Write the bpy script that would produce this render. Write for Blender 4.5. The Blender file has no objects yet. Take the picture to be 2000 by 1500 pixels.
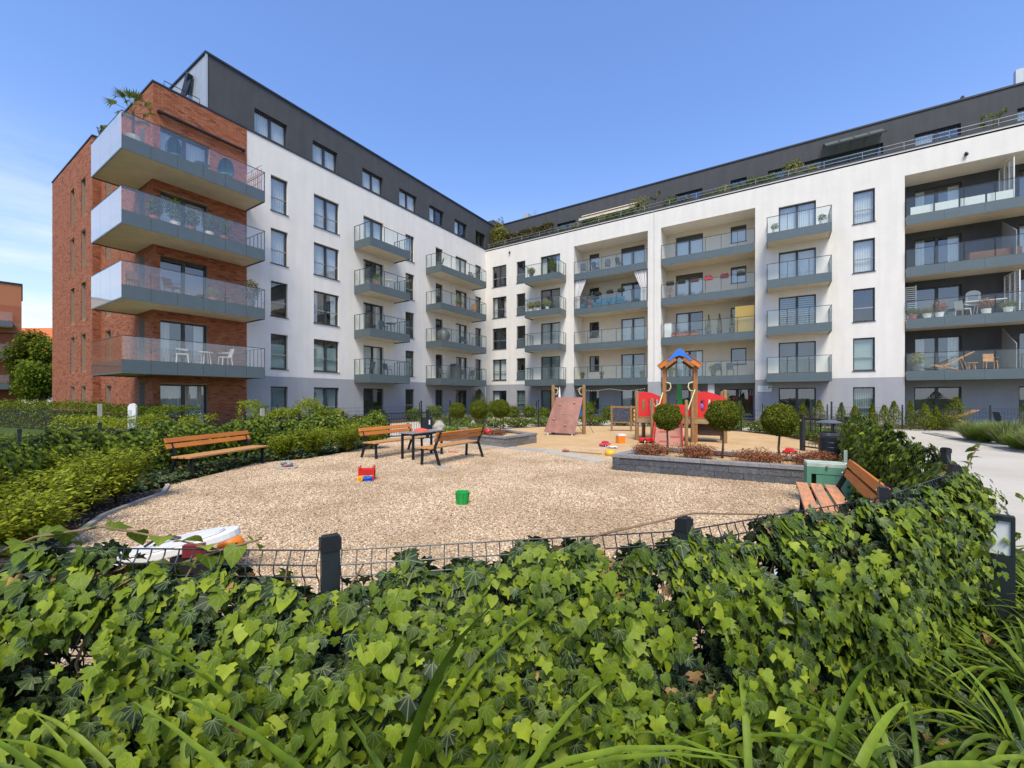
import bpy, bmesh, math, random
import numpy as np
from mathutils import Vector, Matrix
random.seed(7); RS = np.random.RandomState(11)
SC = bpy.context.scene; COL = SC.collection
R = math.radians; PI = math.pi

# ------------------------------------------------------------------ camera
cam_d = bpy.data.cameras.new('camera'); cam = bpy.data.objects.new('camera', cam_d); COL.objects.link(cam)
CAM = (23.7, -32.16, 1.6); YAW = math.atan2(0.54039, 0.84142)
cam.location = CAM; cam.rotation_euler = (PI/2, 0, YAW)
cam_d.sensor_width = 36; cam_d.lens = 36*805/2000; cam_d.shift_y = 0.0125
cam_d.clip_start = .05; cam_d.clip_end = 2000; SC.camera = cam
# ------------------------------------------------------------------ world, sun, exposure
SUN_EL = 56; SUN_AZ = (0.50, -0.866)        # horizontal direction towards the sun (x, y)
wd = bpy.data.worlds.new('World'); SC.world = wd; wd.use_nodes = True
nt = wd.node_tree; nt.nodes.clear()
sky = nt.nodes.new('ShaderNodeTexSky'); sky.sky_type = 'NISHITA'; sky.sun_disc = False
sky.sun_elevation = R(SUN_EL); sky.sun_rotation = math.atan2(SUN_AZ[0], SUN_AZ[1])
sky.altitude = 50; sky.air_density = 1.0; sky.dust_density = 0.15; sky.ozone_density = 3.0
hsv = nt.nodes.new('ShaderNodeHueSaturation'); hsv.inputs['Saturation'].default_value = 1.25; hsv.inputs['Hue'].default_value = .513; hsv.inputs['Value'].default_value = 2.2
bg = nt.nodes.new('ShaderNodeBackground'); bg.inputs['Strength'].default_value = 0.15
out = nt.nodes.new('ShaderNodeOutputWorld')
# faint high cirrus low over the left of the sky
tc = nt.nodes.new('ShaderNodeTexCoord'); mp = nt.nodes.new('ShaderNodeMapping'); mp.inputs['Scale'].default_value = (1.2, 1.2, 7)
nz = nt.nodes.new('ShaderNodeTexNoise'); nz.inputs['Scale'].default_value = 3.2; nz.inputs['Detail'].default_value = 7; nz.inputs['Roughness'].default_value = .62
rp = nt.nodes.new('ShaderNodeValToRGB'); rp.color_ramp.elements[0].position = .38; rp.color_ramp.elements[1].position = .66
mx = nt.nodes.new('ShaderNodeMix'); mx.data_type = 'RGBA'; mx.inputs[7].default_value = (6.3, 6.6, 7.3, 1)
ml = nt.nodes.new('ShaderNodeMath'); ml.operation = 'MULTIPLY'; ml.inputs[1].default_value = .75
L = nt.links.new
L(tc.outputs['Generated'], mp.inputs[0]); L(mp.outputs[0], nz.inputs['Vector']); L(nz.outputs[0], rp.inputs[0])

sz = nt.nodes.new('ShaderNodeSeparateXYZ'); L(tc.outputs['Generated'], sz.inputs[0])
mr = nt.nodes.new('ShaderNodeMapRange'); mr.inputs[1].default_value = .42; mr.inputs[2].default_value = .12; L(sz.outputs[2], mr.inputs[0])
m2 = nt.nodes.new('ShaderNodeMath'); m2.operation = 'MULTIPLY'; L(rp.outputs[0], m2.inputs[0]); L(mr.outputs[0], m2.inputs[1]); L(m2.outputs[0], ml.inputs[0]); L(ml.outputs[0], mx.inputs[0]); gm = nt.nodes.new('ShaderNodeGamma'); gm.inputs[1].default_value = .8; L(sky.outputs[0], gm.inputs[0]); L(gm.outputs[0], hsv.inputs['Color']); 
hz = nt.nodes.new('ShaderNodeMix'); hz.data_type = 'RGBA'; hz.inputs[7].default_value = (4.6, 5.2, 6.9, 1)
hr_ = nt.nodes.new('ShaderNodeMapRange'); hr_.inputs[1].default_value = .0; hr_.inputs[2].default_value = .5; hr_.inputs[3].default_value = 1; hr_.inputs[4].default_value = 0; L(sz.outputs[2], hr_.inputs[0])
hp = nt.nodes.new('ShaderNodeMath'); hp.operation = 'POWER'; hp.inputs[1].default_value = 1.6; L(hr_.outputs[0], hp.inputs[0]); hm = nt.nodes.new('ShaderNodeMath'); hm.operation = 'MULTIPLY'; hm.inputs[1].default_value = .78; L(hp.outputs[0], hm.inputs[0])
L(hm.outputs[0], hz.inputs[0]); L(hsv.outputs[0], hz.inputs[6]); L(hz.outputs[2], mx.inputs[6])
L(mx.outputs[2], bg.inputs[0]); L(bg.outputs[0], out.inputs[0])
sd = bpy.data.lights.new('sun', 'SUN'); so = bpy.data.objects.new('sun', sd); COL.objects.link(so)
sd.energy = 4.3; sd.angle = R(24); sd.color = (1, .91, .72)
_h = math.cos(R(SUN_EL)); _l = math.hypot(*SUN_AZ)
so.rotation_euler = Vector((SUN_AZ[0]/_l*_h, SUN_AZ[1]/_l*_h, math.sin(R(SUN_EL)))).to_track_quat('Z', 'Y').to_euler()
SC.view_settings.view_transform = 'Standard'; SC.view_settings.look = 'None'
SC.view_settings.exposure = 0.16; SC.view_settings.gamma = 1; SC.view_settings.use_curve_mapping = False
SC.cycles.max_bounces = 8; SC.cycles.transparent_max_bounces = 24; SC.cycles.caustics_reflective = False; SC.cycles.caustics_refractive = False

# ------------------------------------------------------------------ helpers
FW = (-0.54039, 0.84142); RT = (0.84142, 0.54039)
def W(X, d, z=0.0):                       # a point given as metres to the right of and ahead of the viewpoint
    return Vector((CAM[0]+X*RT[0]+d*FW[0], CAM[1]+X*RT[1]+d*FW[1], z))
def at(px, py, z=0.0):                    # a ground (or height z) point seen at photo pixel px,py
    d = (1.6-z)*805/(py-775.0); return W((px-1000)/805*d, d, z)
def tag(o, label=None, cat=None, group=None, kind=None):
    if label: o['label'] = label
    if cat: o['category'] = cat
    if group: o['group'] = group
    if kind: o['kind'] = kind
    return o
def empty(name, loc=(0,0,0), rz=0, label=None, cat=None, group=None, parent=None):
    o = bpy.data.objects.new(name, None); COL.objects.link(o); o.location = loc; o.rotation_euler = (0,0,rz)
    o.empty_display_size = .1
    if parent: o.parent = parent
    return tag(o, label, cat, group)
def link(name, me, parent=None, loc=(0,0,0), rot=(0,0,0)):
    o = bpy.data.objects.new(name, me); COL.objects.link(o); o.location = loc; o.rotation_euler = rot
    if parent: o.parent = parent
    return o
def copy_tree(o, parent=None, loc=None, rz=None, label=None):
    c = o.copy(); COL.objects.link(c)
    if parent: c.parent = parent
    if loc is not None: c.location = loc
    if rz is not None: c.rotation_euler = (0,0,rz)
    if label: c['label'] = label
    for ch in list(o.children): copy_tree(ch, c)
    return c
class MB:
    def __init__(s): s.v = []; s.f = []; s.m = []; s.cm = 0
    def quad(s, a, b, c, d):
        n = len(s.v); s.v += [tuple(a), tuple(b), tuple(c), tuple(d)]; s.f.append((n,n+1,n+2,n+3)); s.m.append(s.cm)
    def poly(s, pts):
        n = len(s.v); s.v += [tuple(p) for p in pts]; s.f.append(tuple(range(n, n+len(pts)))); s.m.append(s.cm)
    def box(s, x0, y0, z0, x1, y1, z1):
        n = len(s.v)
        s.v += [(x0,y0,z0),(x1,y0,z0),(x1,y1,z0),(x0,y1,z0),(x0,y0,z1),(x1,y0,z1),(x1,y1,z1),(x0,y1,z1)]
        for q in ((0,3,2,1),(4,5,6,7),(0,1,5,4),(1,2,6,5),(2,3,7,6),(3,0,4,7)): s.f.append(tuple(n+i for i in q)); s.m.append(s.cm)
        return s
    def bar(s, p, q, w, h, up=(0,0,1)):     # box beam from p to q
        p = Vector(p); q = Vector(q); d = (q-p).normalized(); u = Vector(up)
        if abs(d.dot(u)) > .98: u = Vector((1,0,0))
        a = d.cross(u).normalized()*w/2; b = a.cross(d).normalized()*h/2; n = len(s.v)
        for c in (p, q): s.v += [tuple(c-a-b), tuple(c+a-b), tuple(c+a+b), tuple(c-a+b)]
        for k in ((0,1,2,3),(7,6,5,4),(0,4,5,1),(1,5,6,2),(2,6,7,3),(3,7,4,0)): s.f.append(tuple(n+i for i in k)); s.m.append(s.cm)
        return s
    def tube(s, pts, r, n=6, cap=True):
        pts = [Vector(p) for p in pts]; rs = r if isinstance(r, (list,tuple)) else [r]*len(pts); base = len(s.v); ref = None
        for i, p in enumerate(pts):
            d = (pts[min(i+1,len(pts)-1)]-pts[max(i-1,0)]).normalized()
            if ref is None: ref = Vector((0,0,1)) if abs(d.z) < .9 else Vector((1,0,0))
            a = d.cross(ref).normalized(); b = a.cross(d).normalized(); ref = b
            for k in range(n):
                t = 2*PI*k/n; s.v.append(tuple(p+a*math.cos(t)*rs[i]+b*math.sin(t)*rs[i]))
        for i in range(len(pts)-1):
            for k in range(n):
                k2 = (k+1) % n; s.f.append((base+i*n+k, base+i*n+k2, base+(i+1)*n+k2, base+(i+1)*n+k)); s.m.append(s.cm)
        if cap:
            s.f.append(tuple(base+k for k in reversed(range(n)))); s.m.append(s.cm)
            s.f.append(tuple(base+(len(pts)-1)*n+k for k in range(n))); s.m.append(s.cm)
        return s
    def lathe(s, prof, n=16, c=(0,0,0)):     # prof: (r, z) pairs bottom to top
        base = len(s.v)
        for r, z in prof:
            for k in range(n): t = 2*PI*k/n; s.v.append((c[0]+r*math.cos(t), c[1]+r*math.sin(t), c[2]+z))
        for i in range(len(prof)-1):
            for k in range(n):
                k2 = (k+1) % n; s.f.append((base+i*n+k, base+i*n+k2, base+(i+1)*n+k2, base+(i+1)*n+k)); s.m.append(s.cm)
        return s
    def ell(s, c, r, n=10, m=6, wob=0):
        base = len(s.v)
        for i in range(m+1):
            ph = -PI/2+PI*i/m
            for k in range(n):
                t = 2*PI*k/n; q = 1+(random.uniform(-wob,wob) if 0 < i < m else 0)
                s.v.append((c[0]+r[0]*math.cos(ph)*math.cos(t)*q, c[1]+r[1]*math.cos(ph)*math.sin(t)*q, c[2]+r[2]*math.sin(ph)*q))
        for i in range(m):
            for k in range(n):
                k2 = (k+1) % n; s.f.append((base+i*n+k, base+i*n+k2, base+(i+1)*n+k2, base+(i+1)*n+k)); s.m.append(s.cm)
        return s
    def prism(s, pts, z0, z1):               # vertical prism over polygon pts (ccw)
        n = len(s.v); k = len(pts)
        s.v += [(p[0],p[1],z0) for p in pts]+[(p[0],p[1],z1) for p in pts]
        s.f.append(tuple(n+i for i in reversed(range(k)))); s.f.append(tuple(n+k+i for i in range(k))); s.m += [s.cm]*2
        for i in range(k): j = (i+1) % k; s.f.append((n+i, n+j, n+k+j, n+k+i)); s.m.append(s.cm)
        return s
    def slab(s, pts, y0, y1):                # extruded outline in the xz plane
        n = len(s.v); k = len(pts)
        s.v += [(p[0],y0,p[1]) for p in pts]+[(p[0],y1,p[1]) for p in pts]
        s.f.append(tuple(n+i for i in range(k))); s.f.append(tuple(n+k+i for i in reversed(range(k)))); s.m += [s.cm]*2
        for i in range(k): j = (i+1) % k; s.f.append((n+j, n+i, n+k+i, n+k+j)); s.m.append(s.cm)
        return s
    def mesh(s, name, mats, smooth=False):
        me = bpy.data.meshes.new(name); me.from_pydata(s.v, [], s.f)
        for m in (mats if isinstance(mats, (list,tuple)) else [mats]): me.materials.append(m)
        if any(s.m): me.polygons.foreach_set('material_index', s.m)
        if smooth: me.polygons.foreach_set('use_smooth', [True]*len(s.f))
        me.update(); return me
    def build(s, name, mats, parent=None, loc=(0,0,0), rot=(0,0,0), smooth=False, bevel=0):
        o = link(name, s.mesh(name, mats, smooth), parent, loc, rot)
        if bevel:
            b = o.modifiers.new('b', 'BEVEL'); b.width = bevel; b.segments = 2; b.limit_method = 'ANGLE'
        return o

# ------------------------------------------------------------------ materials
def rnd_socket(nt):                      # a random number per object and per mesh island
    a = nt.nodes.new('ShaderNodeObjectInfo'); g = nt.nodes.new('ShaderNodeNewGeometry')
    s = nt.nodes.new('ShaderNodeMath'); s.operation = 'ADD'; f = nt.nodes.new('ShaderNodeMath'); f.operation = 'FRACT'
    nt.links.new(a.outputs['Random'], s.inputs[0]); nt.links.new(g.outputs['Random Per Island'], s.inputs[1]); nt.links.new(s.outputs[0], f.inputs[0])
    return f.outputs[0]
def ramp(nt, sock, cols):
    r = nt.nodes.new('ShaderNodeValToRGB'); e = r.color_ramp.elements
    e[0].position = cols[0][0]; e[0].color = (*cols[0][1], 1); e[1].position = cols[-1][0]; e[1].color = (*cols[-1][1], 1)
    for p, c in cols[1:-1]: k = e.new(p); k.color = (*c, 1)
    nt.links.new(sock, r.inputs[0]); return r.outputs[0]
def M(name, c, rough=.6, metal=0, ns=6, na=.12, bump=0, bs=80, spec=.5, rnd=None, c2=None, stretch=None, rndv=0, dirt=0, coat=0):
    m = bpy.data.materials.new(name); m.use_nodes = True; nt = m.node_tree; b = nt.nodes['Principled BSDF']; L = nt.links.new
    b.inputs['Roughness'].default_value = rough; b.inputs['Metallic'].default_value = metal; b.inputs['Specular IOR Level'].default_value = spec
    b.inputs['Coat Weight'].default_value = coat
    tc = nt.nodes.new('ShaderNodeTexCoord'); mp = nt.nodes.new('ShaderNodeMapping'); L(tc.outputs['Object'], mp.inputs[0])
    if stretch: mp.inputs['Scale'].default_value = stretch
    n = nt.nodes.new('ShaderNodeTexNoise'); n.inputs['Scale'].default_value = ns; n.inputs['Detail'].default_value = 6; n.inputs['Roughness'].default_value = .6
    L(mp.outputs[0], n.inputs['Vector'])
    lo = tuple(x*(1-na) for x in c); hi = tuple(min(1, x*(1+na)) for x in (c2 or c))
    col = ramp(nt, n.outputs[0], [(.3, lo), (.7, hi)])
    if rnd:
        col2 = ramp(nt, rnd_socket(nt), rnd)
        k = nt.nodes.new('ShaderNodeMix'); k.data_type = 'RGBA'; k.blend_type = 'MULTIPLY'; k.inputs[0].default_value = 1; L(col, k.inputs[6]); L(col2, k.inputs[7]); col = k.outputs[2]
    if dirt:                                # rain streaks and grime of its own shape
        mp2 = nt.nodes.new('ShaderNodeMapping'); mp2.inputs['Scale'].default_value = (1.6, 1.6, .13); L(tc.outputs['Object'], mp2.inputs[0])
        n2 = nt.nodes.new('ShaderNodeTexNoise'); n2.inputs['Scale'].default_value = 1.7; n2.inputs['Detail'].default_value = 7; L(mp2.outputs[0], n2.inputs['Vector'])
        cc = ramp(nt, n2.outputs[0], [(.38, (1-dirt,1-dirt,1-dirt*1.05)), (.6, (1,1,1))])
        k = nt.nodes.new('ShaderNodeMix'); k.data_type = 'RGBA'; k.blend_type = 'MULTIPLY'; k.inputs[0].default_value = 1; L(col, k.inputs[6]); L(cc, k.inputs[7]); col = k.outputs[2]
    L(col, b.inputs['Base Color'])
    if bump:
        n3 = nt.nodes.new('ShaderNodeTexNoise'); n3.inputs['Scale'].default_value = bs; n3.inputs['Detail'].default_value = 4; L(mp.outputs[0], n3.inputs['Vector'])
        bp = nt.nodes.new('ShaderNodeBump'); bp.inputs['Strength'].default_value = bump; bp.inputs['Distance'].default_value = .02; L(n3.outputs[0], bp.inputs['Height']); L(bp.outputs[0], b.inputs['Normal'])
    return m
def glass(name, tint, refl=1.5, haze=0, hazec=(.8,.85,.85), rough=0.01):
    m = bpy.data.materials.new(name); m.use_nodes = True; nt = m.node_tree; nt.nodes.clear(); L = nt.links.new
    o = nt.nodes.new('ShaderNodeOutputMaterial'); t = nt.nodes.new('ShaderNodeBsdfTransparent'); t.inputs[0].default_value = (*tint, 1)
    g = nt.nodes.new('ShaderNodeBsdfGlossy'); g.inputs['Roughness'].default_value = rough; g.inputs[0].default_value = (.93,.97,1,1)
    lw = nt.nodes.new('ShaderNodeLayerWeight'); lw.inputs[0].default_value = .5; pw = nt.nodes.new('ShaderNodeMath'); pw.operation = 'POWER'; pw.inputs[1].default_value = 4.6; L(lw.outputs['Facing'], pw.inputs[0])
    f0 = ((refl-1)/(refl+1))**2*2.0; f = nt.nodes.new('ShaderNodeMapRange'); f.inputs[3].default_value = f0; f.inputs[4].default_value = .95; L(pw.outputs[0], f.inputs[0]); x = nt.nodes.new('ShaderNodeMixShader')
    tc = nt.nodes.new('ShaderNodeTexCoord'); n = nt.nodes.new('ShaderNodeTexNoise'); n.inputs['Scale'].default_value = .9
    bp = nt.nodes.new('ShaderNodeBump'); bp.inputs['Strength'].default_value = .05; bp.inputs['Distance'].default_value = .03
    L(tc.outputs['Object'], n.inputs['Vector']); L(n.outputs[0], bp.inputs['Height']); L(bp.outputs[0], g.inputs['Normal'])
    base = t.outputs[0]
    if haze:
        d = nt.nodes.new('ShaderNodeBsdfDiffuse'); d.inputs[0].default_value = (*hazec, 1); x2 = nt.nodes.new('ShaderNodeMixShader'); x2.inputs[0].default_value = haze
        L(base, x2.inputs[1]); L(d.outputs[0], x2.inputs[2]); base = x2.outputs[0]
    L(f.outputs[0], x.inputs[0]); L(base, x.inputs[1]); L(g.outputs[0], x.inputs[2]); L(x.outputs[0], o.inputs[0])
    return m
def leafmat(name, cols, rough=.38, trans=.3, veins=0, spec=.5):
    m = bpy.data.materials.new(name); m.use_nodes = True; nt = m.node_tree; b = nt.nodes['Principled BSDF']; o = nt.nodes['Material Output']; L = nt.links.new
    col = ramp(nt, rnd_socket(nt), cols); b.inputs['Roughness'].default_value = rough; b.inputs['Specular IOR Level'].default_value = spec
    tc = nt.nodes.new('ShaderNodeTexCoord')
    if veins:
        sp = nt.nodes.new('ShaderNodeSeparateXYZ'); L(tc.outputs['UV'], sp.inputs[0])
        def mth(op, a, b_=None):
            k = nt.nodes.new('ShaderNodeMath'); k.operation = op
            for i, v in enumerate((a, b_)):
                if v is None: continue
                if isinstance(v, (int,float)): k.inputs[i].default_value = v
                else: L(v, k.inputs[i])
            return k.outputs[0]
        ax = mth('ABSOLUTE', sp.outputs[0]); dist = None
        for a in (0, 33, 62, 100):
            s_, c_ = math.sin(R(a)), math.cos(R(a))
            dd = mth('ABSOLUTE', mth('SUBTRACT', mth('MULTIPLY', ax, c_), mth('MULTIPLY', sp.outputs[1], s_)))
            dist = dd if dist is None else mth('MINIMUM', dist, dd)
        vm = mth('MULTIPLY', mth('SUBTRACT', 1, mth('MINIMUM', mth('DIVIDE', dist, .035), 1)), veins)
        k = nt.nodes.new('ShaderNodeMix'); k.data_type = 'RGBA'; L(vm, k.inputs[0]); L(col, k.inputs[6]); k.inputs[7].default_value = (.33,.42,.16,1); col = k.outputs[2]
    n = nt.nodes.new('ShaderNodeTexNoise'); n.inputs['Scale'].default_value = 25; L(tc.outputs['Object'], n.inputs['Vector'])
    cc = ramp(nt, n.outputs[0], [(.3, (.75,.75,.75)), (.7, (1.15,1.15,1.15))])
    k2 = nt.nodes.new('ShaderNodeMix'); k2.data_type = 'RGBA'; k2.blend_type = 'MULTIPLY'; k2.inputs[0].default_value = 1; L(col, k2.inputs[6]); L(cc, k2.inputs[7]); col = k2.outputs[2]
    L(col, b.inputs['Base Color'])
    t = nt.nodes.new('ShaderNodeBsdfTranslucent'); x = nt.nodes.new('ShaderNodeMixShader'); x.inputs[0].default_value = trans
    g = nt.nodes.new('ShaderNodeGamma'); g.inputs[1].default_value = .82; L(col, g.inputs[0]); L(g.outputs[0], t.inputs[0])
    L(b.outputs[0], x.inputs[1]); L(t.outputs[0], x.inputs[2]); L(x.outputs[0], o.inputs[0])
    return m

m_white = M('white_render', (.72,.69,.645), .9, ns=1.2, na=.035, bump=.25, bs=160, dirt=.05)
m_grey = M('grey_render', (.34,.345,.365), .9, ns=1.2, na=.04, bump=.25, bs=160, dirt=.05)
m_dark = M('charcoal_render', (.058,.061,.068), .85, ns=1.5, na=.1, bump=.2, bs=160, dirt=.12)
m_cream = M('cream_render', (.62,.56,.46), .9, ns=1.5, na=.05, bump=.15, bs=120)
m_soffit = M('beige_soffit', (.60,.53,.41), .9, ns=2, na=.08, bump=.1)
m_metal = M('anthracite_frame', (.04,.045,.05), .45, .2, ns=4, na=.1)
m_fascia = M('blue_grey_panel', (.095,.125,.135), .42, .15, ns=2, na=.06)
m_cop = M('dark_coping', (.03,.035,.045), .5, .3, ns=4, na=.1)
m_brick = M('red_brick', (.345,.112,.052), .85, ns=14, na=.15, bump=.4, bs=220, rnd=[(0,(.45,.40,.42)),(.08,(.8,.75,.7)),(.5,(1,1,1)),(.85,(1.1,1.2,1.2)),(1,(1.2,1.4,1.4))])
m_mortar = M('mortar', (.36,.25,.18), .95, ns=20, na=.15, bump=.3, bs=200)
m_clad = M('pale_metal_cladding', (.42,.45,.47), .45, .3, ns=3, na=.05)
m_pane = glass('window_pane', (.80,.84,.84), 1.75)
m_bglass = glass('balcony_glass', (.95,.975,.965), 1.28, haze=.012, hazec=(.6,.7,.7))
m_bglass2 = glass('corner_balcony_glass', (.92,.91,.89), 1.45, haze=.025, hazec=(.62,.61,.58))
m_skyrefl = glass('painted_sky_end_glass', (.88,.89,.90), 1.5, haze=.5, hazec=(.74,.76,.77))  # clear glass; bright sky reflection on the end panes painted as whitish haze
m_room = M('room_interior', (.10,.09,.08), .9, ns=1, na=.3)
m_sheer = M('sheer_curtain', (.78,.79,.78), .9, ns=8, na=.06)
m_mint = M('mint_blind', (.36,.47,.42), .9, ns=2, na=.04)
m_vert = M('grey_green_blind', (.30,.37,.36), .9, ns=2, na=.08)
m_shut = M('roller_box', (.045,.045,.045), .6, ns=3, na=.1)
m_beigecurt = M('beige_curtain', (.40,.36,.29), .9, ns=6, na=.1)
m_black = M('black_steel', (.018,.02,.024), .45, .4, ns=8, na=.2)
m_trans = M('pale_transom', (.33,.36,.38), .35, .5, ns=4, na=.05)
# ------------------------------------------------------------------ the building
FH = 2.955
def ftop(k): return 14.0-FH*(4-k)          # window head of floor k
def fflo(k): return ftop(k)-2.05           # balcony floor level
B = empty('apartment_building', (0,0,0), 0, 'long white and charcoal apartment building with a red brick corner block and many balconies', 'building')
def wall(name, u0, u1, z0, z1, holes, mat, org=(0,0,0), rz=0, depth=.2, lin=0, parent=B):
    us = sorted(set([u0,u1]+[h[i] for h in holes for i in (0,1) if u0 < h[i] < u1]))
    zs = sorted(set([z0,z1]+[h[i] for h in holes for i in (2,3) if z0 < h[i] < z1])); b = MB()
    for a, c in zip(us, us[1:]):
        for e, f in zip(zs, zs[1:]):
            if any(h[0]-1e-6 <= a and c <= h[1]+1e-6 and h[2]-1e-6 <= e and f <= h[3]+1e-6 for h in holes): continue
            b.quad((a,lin,e),(c,lin,e),(c,lin,f),(a,lin,f))
    for h in holes:
        a, c, e, f = max(h[0],u0), min(h[1],u1), max(h[2],z0), min(h[3],z1); dp = h[4] if len(h) > 4 else depth
        if a >= c or e >= f: continue
        if h[0] > u0: b.quad((a,lin,e),(a,lin,f),(a,dp,f),(a,dp,e))
        if h[1] < u1: b.quad((c,lin,f),(c,lin,e),(c,dp,e),(c,dp,f))
        if h[3] < z1+1e-6: b.quad((a,lin,f),(c,lin,f),(c,dp,f),(a,dp,f))
        if h[2] > z0+1e-6: b.quad((c,lin,e),(a,lin,e),(a,dp,e),(c,dp,e))
    return b.build(name, mat, parent, org, (0,0,rz))
_wc = {}
def window(x, y, z, w, h, rz=0, style='W1', fill='dark', sill=True, rec=.14, parent=B, label=None):
    key = (round(w,2), round(h,2), style, rec)
    if key not in _wc:
        f = MB(); t = .07; y0, y1 = rec, rec+.07
        f.box(0,y0,0,t,y1,h); f.box(w-t,y0,0,w,y1,h); f.box(t,y0,0,w-t,y1,t); f.box(t,y0,h-t,w-t,y1,h)
        xs = [0, w]; f.cm = 0
        if style in ('W2','D2','P2'): f.box(w/2-.07,y0-.01,t,w/2+.07,y1,h-t)
        if style == 'D3':
            f.box(w*.5-.04,y0-.01,t,w*.5+.04,y1,h-t)
        if style in ('W1','W2'):
            zt = h*.40; f.cm = 1; f.box(t,y0-.012,zt,(w-t) if style == 'W1' else w/2-.07,y1-.01,zt+.055)
            if style == 'W2': f.box(w/2+.07,y0-.012,zt,w-t,y1-.01,zt+.055)
        p = MB(); p.quad((t,y0+.04,t),(w-t,y0+.04,t),(w-t,y0+.04,h-t),(t,y0+.04,h-t))
        r = MB(); yb = y0+1.1; a = .02
        r.quad((a-.4,yb,0),(w+.4,yb,0),(w+.4,yb,h+.1),(a-.4,yb,h+.1)); r.quad((a,y1,0),(a-.4,yb,0),(a-.4,yb,h+.1),(a,y1,h)); r.quad((w,y1,h),(w+.4,yb,h+.1),(w+.4,yb,0),(w,y1,0))
        r.quad((a,y1,h),(a-.4,yb,h+.1),(w+.4,yb,h+.1),(w,y1,h)); r.quad((a,y1,0),(w,y1,0),(w+.4,yb,0),(a-.4,yb,0))
        s = MB(); s.box(-.04,-.05,-.035,w+.04,y0,-.004)
        _wc[key] = (f.mesh('window', [m_metal, m_trans]), p.mesh('pane', m_pane), r.mesh('room', m_room), s.mesh('sill', m_cop))
    f, p, r, s = _wc[key]
    o = link('window', f, parent, (x,y,z), (0,0,rz)); link('pane', p, o); link('room', r, o)
    if sill: link('sill', s, o)
    if label: o['label'] = label
    def curt(a, b_, z0, z1, mat, amp=.02, pitch=.11, yy=.32, nm='curtain'):
        ck = ('c', round(a,2), round(b_,2), round(z0,2), round(z1,2), mat.name)
        if ck not in _wc:
            c = MB(); n = max(2, int((b_-a)/pitch*2)); pts = [(a+(b_-a)*i/n, yy+(amp if i % 2 else -amp)) for i in range(n+1)]
            for q, v in zip(pts, pts[1:]): c.quad((q[0],q[1],z0),(v[0],v[1],z0),(v[0],v[1],z1),(q[0],q[1],z1))
            _wc[ck] = c.mesh('curtain', mat)
        link(nm, _wc[ck], o)
    if fill == 'sheer': curt(.04, w-.04, .04, h-.06, m_sheer)
    elif fill == 'half': curt(.04, w*.42, .04, h-.06, m_sheer)
    elif fill == 'sides': curt(.04, w*.25, .04, h-.06, m_sheer); curt(w*.75, w-.04, .04, h-.06, m_sheer)
    elif fill == 'beige': curt(.04, w*.3, .04, h-.06, m_beigecurt); curt(w*.62, w-.04, .04, h-.06, m_beigecurt)
    elif fill == 'mint': curt(.06, w-.06, .07, h*.72 if style == 'W1' else h*.78, m_mint, 0, 1, rec+.1, 'blind')
    elif fill == 'mintfull': curt(.06, w-.06, .07, h-.12, m_mint, 0, 1, rec+.1, 'blind')
    elif fill == 'vert': curt(.06, w-.06, .05, h-.06, m_vert, .025, .1, rec+.15, 'blind')
    elif fill == 'slat':
        ck = ('s', key)
        if ck not in _wc:
            c = MB(); n = int(h/.14)
            for i in range(n): c.box(.07, rec+.09, .06+i*.14, w-.07, rec+.1, .06+i*.14+.09)
            _wc[ck] = c.mesh('blind', m_vert)
        link('blind', _wc[ck], o)
    elif fill == 'box':
        ck = ('b', key)
        if ck not in _wc:
            c = MB(); c.box(0, rec-.03, h*.8, w, rec+.05, h); _wc[ck] = c.mesh('roller_box', m_shut)
            c = MB(); c.quad((.05,rec+.1,.05),(w-.05,rec+.1,.05),(w-.05,rec+.1,h*.82),(.05,rec+.1,h*.82)); _wc[ck+(1,)] = c.mesh('blind', m_sheer)
        link('roller_box', _wc[ck], o); link('blind', _wc[ck+(1,)], o)
    return o
RL = PI/2   # rotation of things on the left wing (outward = +x)
# ---- left wing columns: (y0, y1, style, fills floor 0..4, is door)
LW = [(-20.11,-19.16,'W1',('vert','mint','dark','sheer','sheer'),0), (-17.57,-15.86,'W2',('vert','mint','sides','sheer','sheer'),0),
      (-13.99,-12.29,'D2',('dark','sheer','sides','sides','sheer'),1), (-10.21,-9.32,'W1',('dark','mint','dark','dark','sheer'),0),
      (-6.92,-6.05,'D1',('dark','dark','dark','half','dark'),1), (-4.40,-2.80,'D2',('dark','sides','sheer','sides','sheer'),1),
      (-1.58,-.66,'D1',('dark','dark','dark','dark','dark'),1)]
hl = []
for a, b, st, fl, door in LW:
    for k in range(5):
        z1 = ftop(k); z0 = .12 if k == 0 else (fflo(k)+.02 if door else z1-1.97)
        hl.append((a, b, z0, z1)); window(0, a, z0, b-a, z1-z0, RL, st, fl[k], sill=(k > 0 and not door))
wall('wall', -21.35, 0, 2.74, 15.82, hl, m_white, rz=RL)
wall('wall', -21.35, 0, -.3, 2.74, hl, m_grey, rz=RL, lin=.006)
# penthouse storey of the left wing
hd = [(-20.96,-19.19),(-17.64,-15.97),(-14.07,-12.34),(-10.82,-9.05),(-7.64,-5.92),(-4.54,-2.84),(-1.55,-.05)]
hp = [(a, b, 15.95, 17.22) for a, b in hd]
for i, (a, b) in enumerate(hd): window(0, a, 15.95, b-a, 1.27, RL, 'P2', ('sheer','sheer','sheer','sheer','half','half','dark')[i], sill=False, rec=.2)
wall('penthouse_wall', -23.2, 1.61, 15.88, 18.56, hp, m_dark, rz=RL, depth=.28, lin=.01)
b = MB(); b.box(-.03,-21.37,15.80,.035,0,15.878); b.build('coping', m_cop, B)
b = MB(); b.box(-9,-23.26,18.56,.05,1.7,18.66); b.build('roof_edge', m_cop, B)
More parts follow.
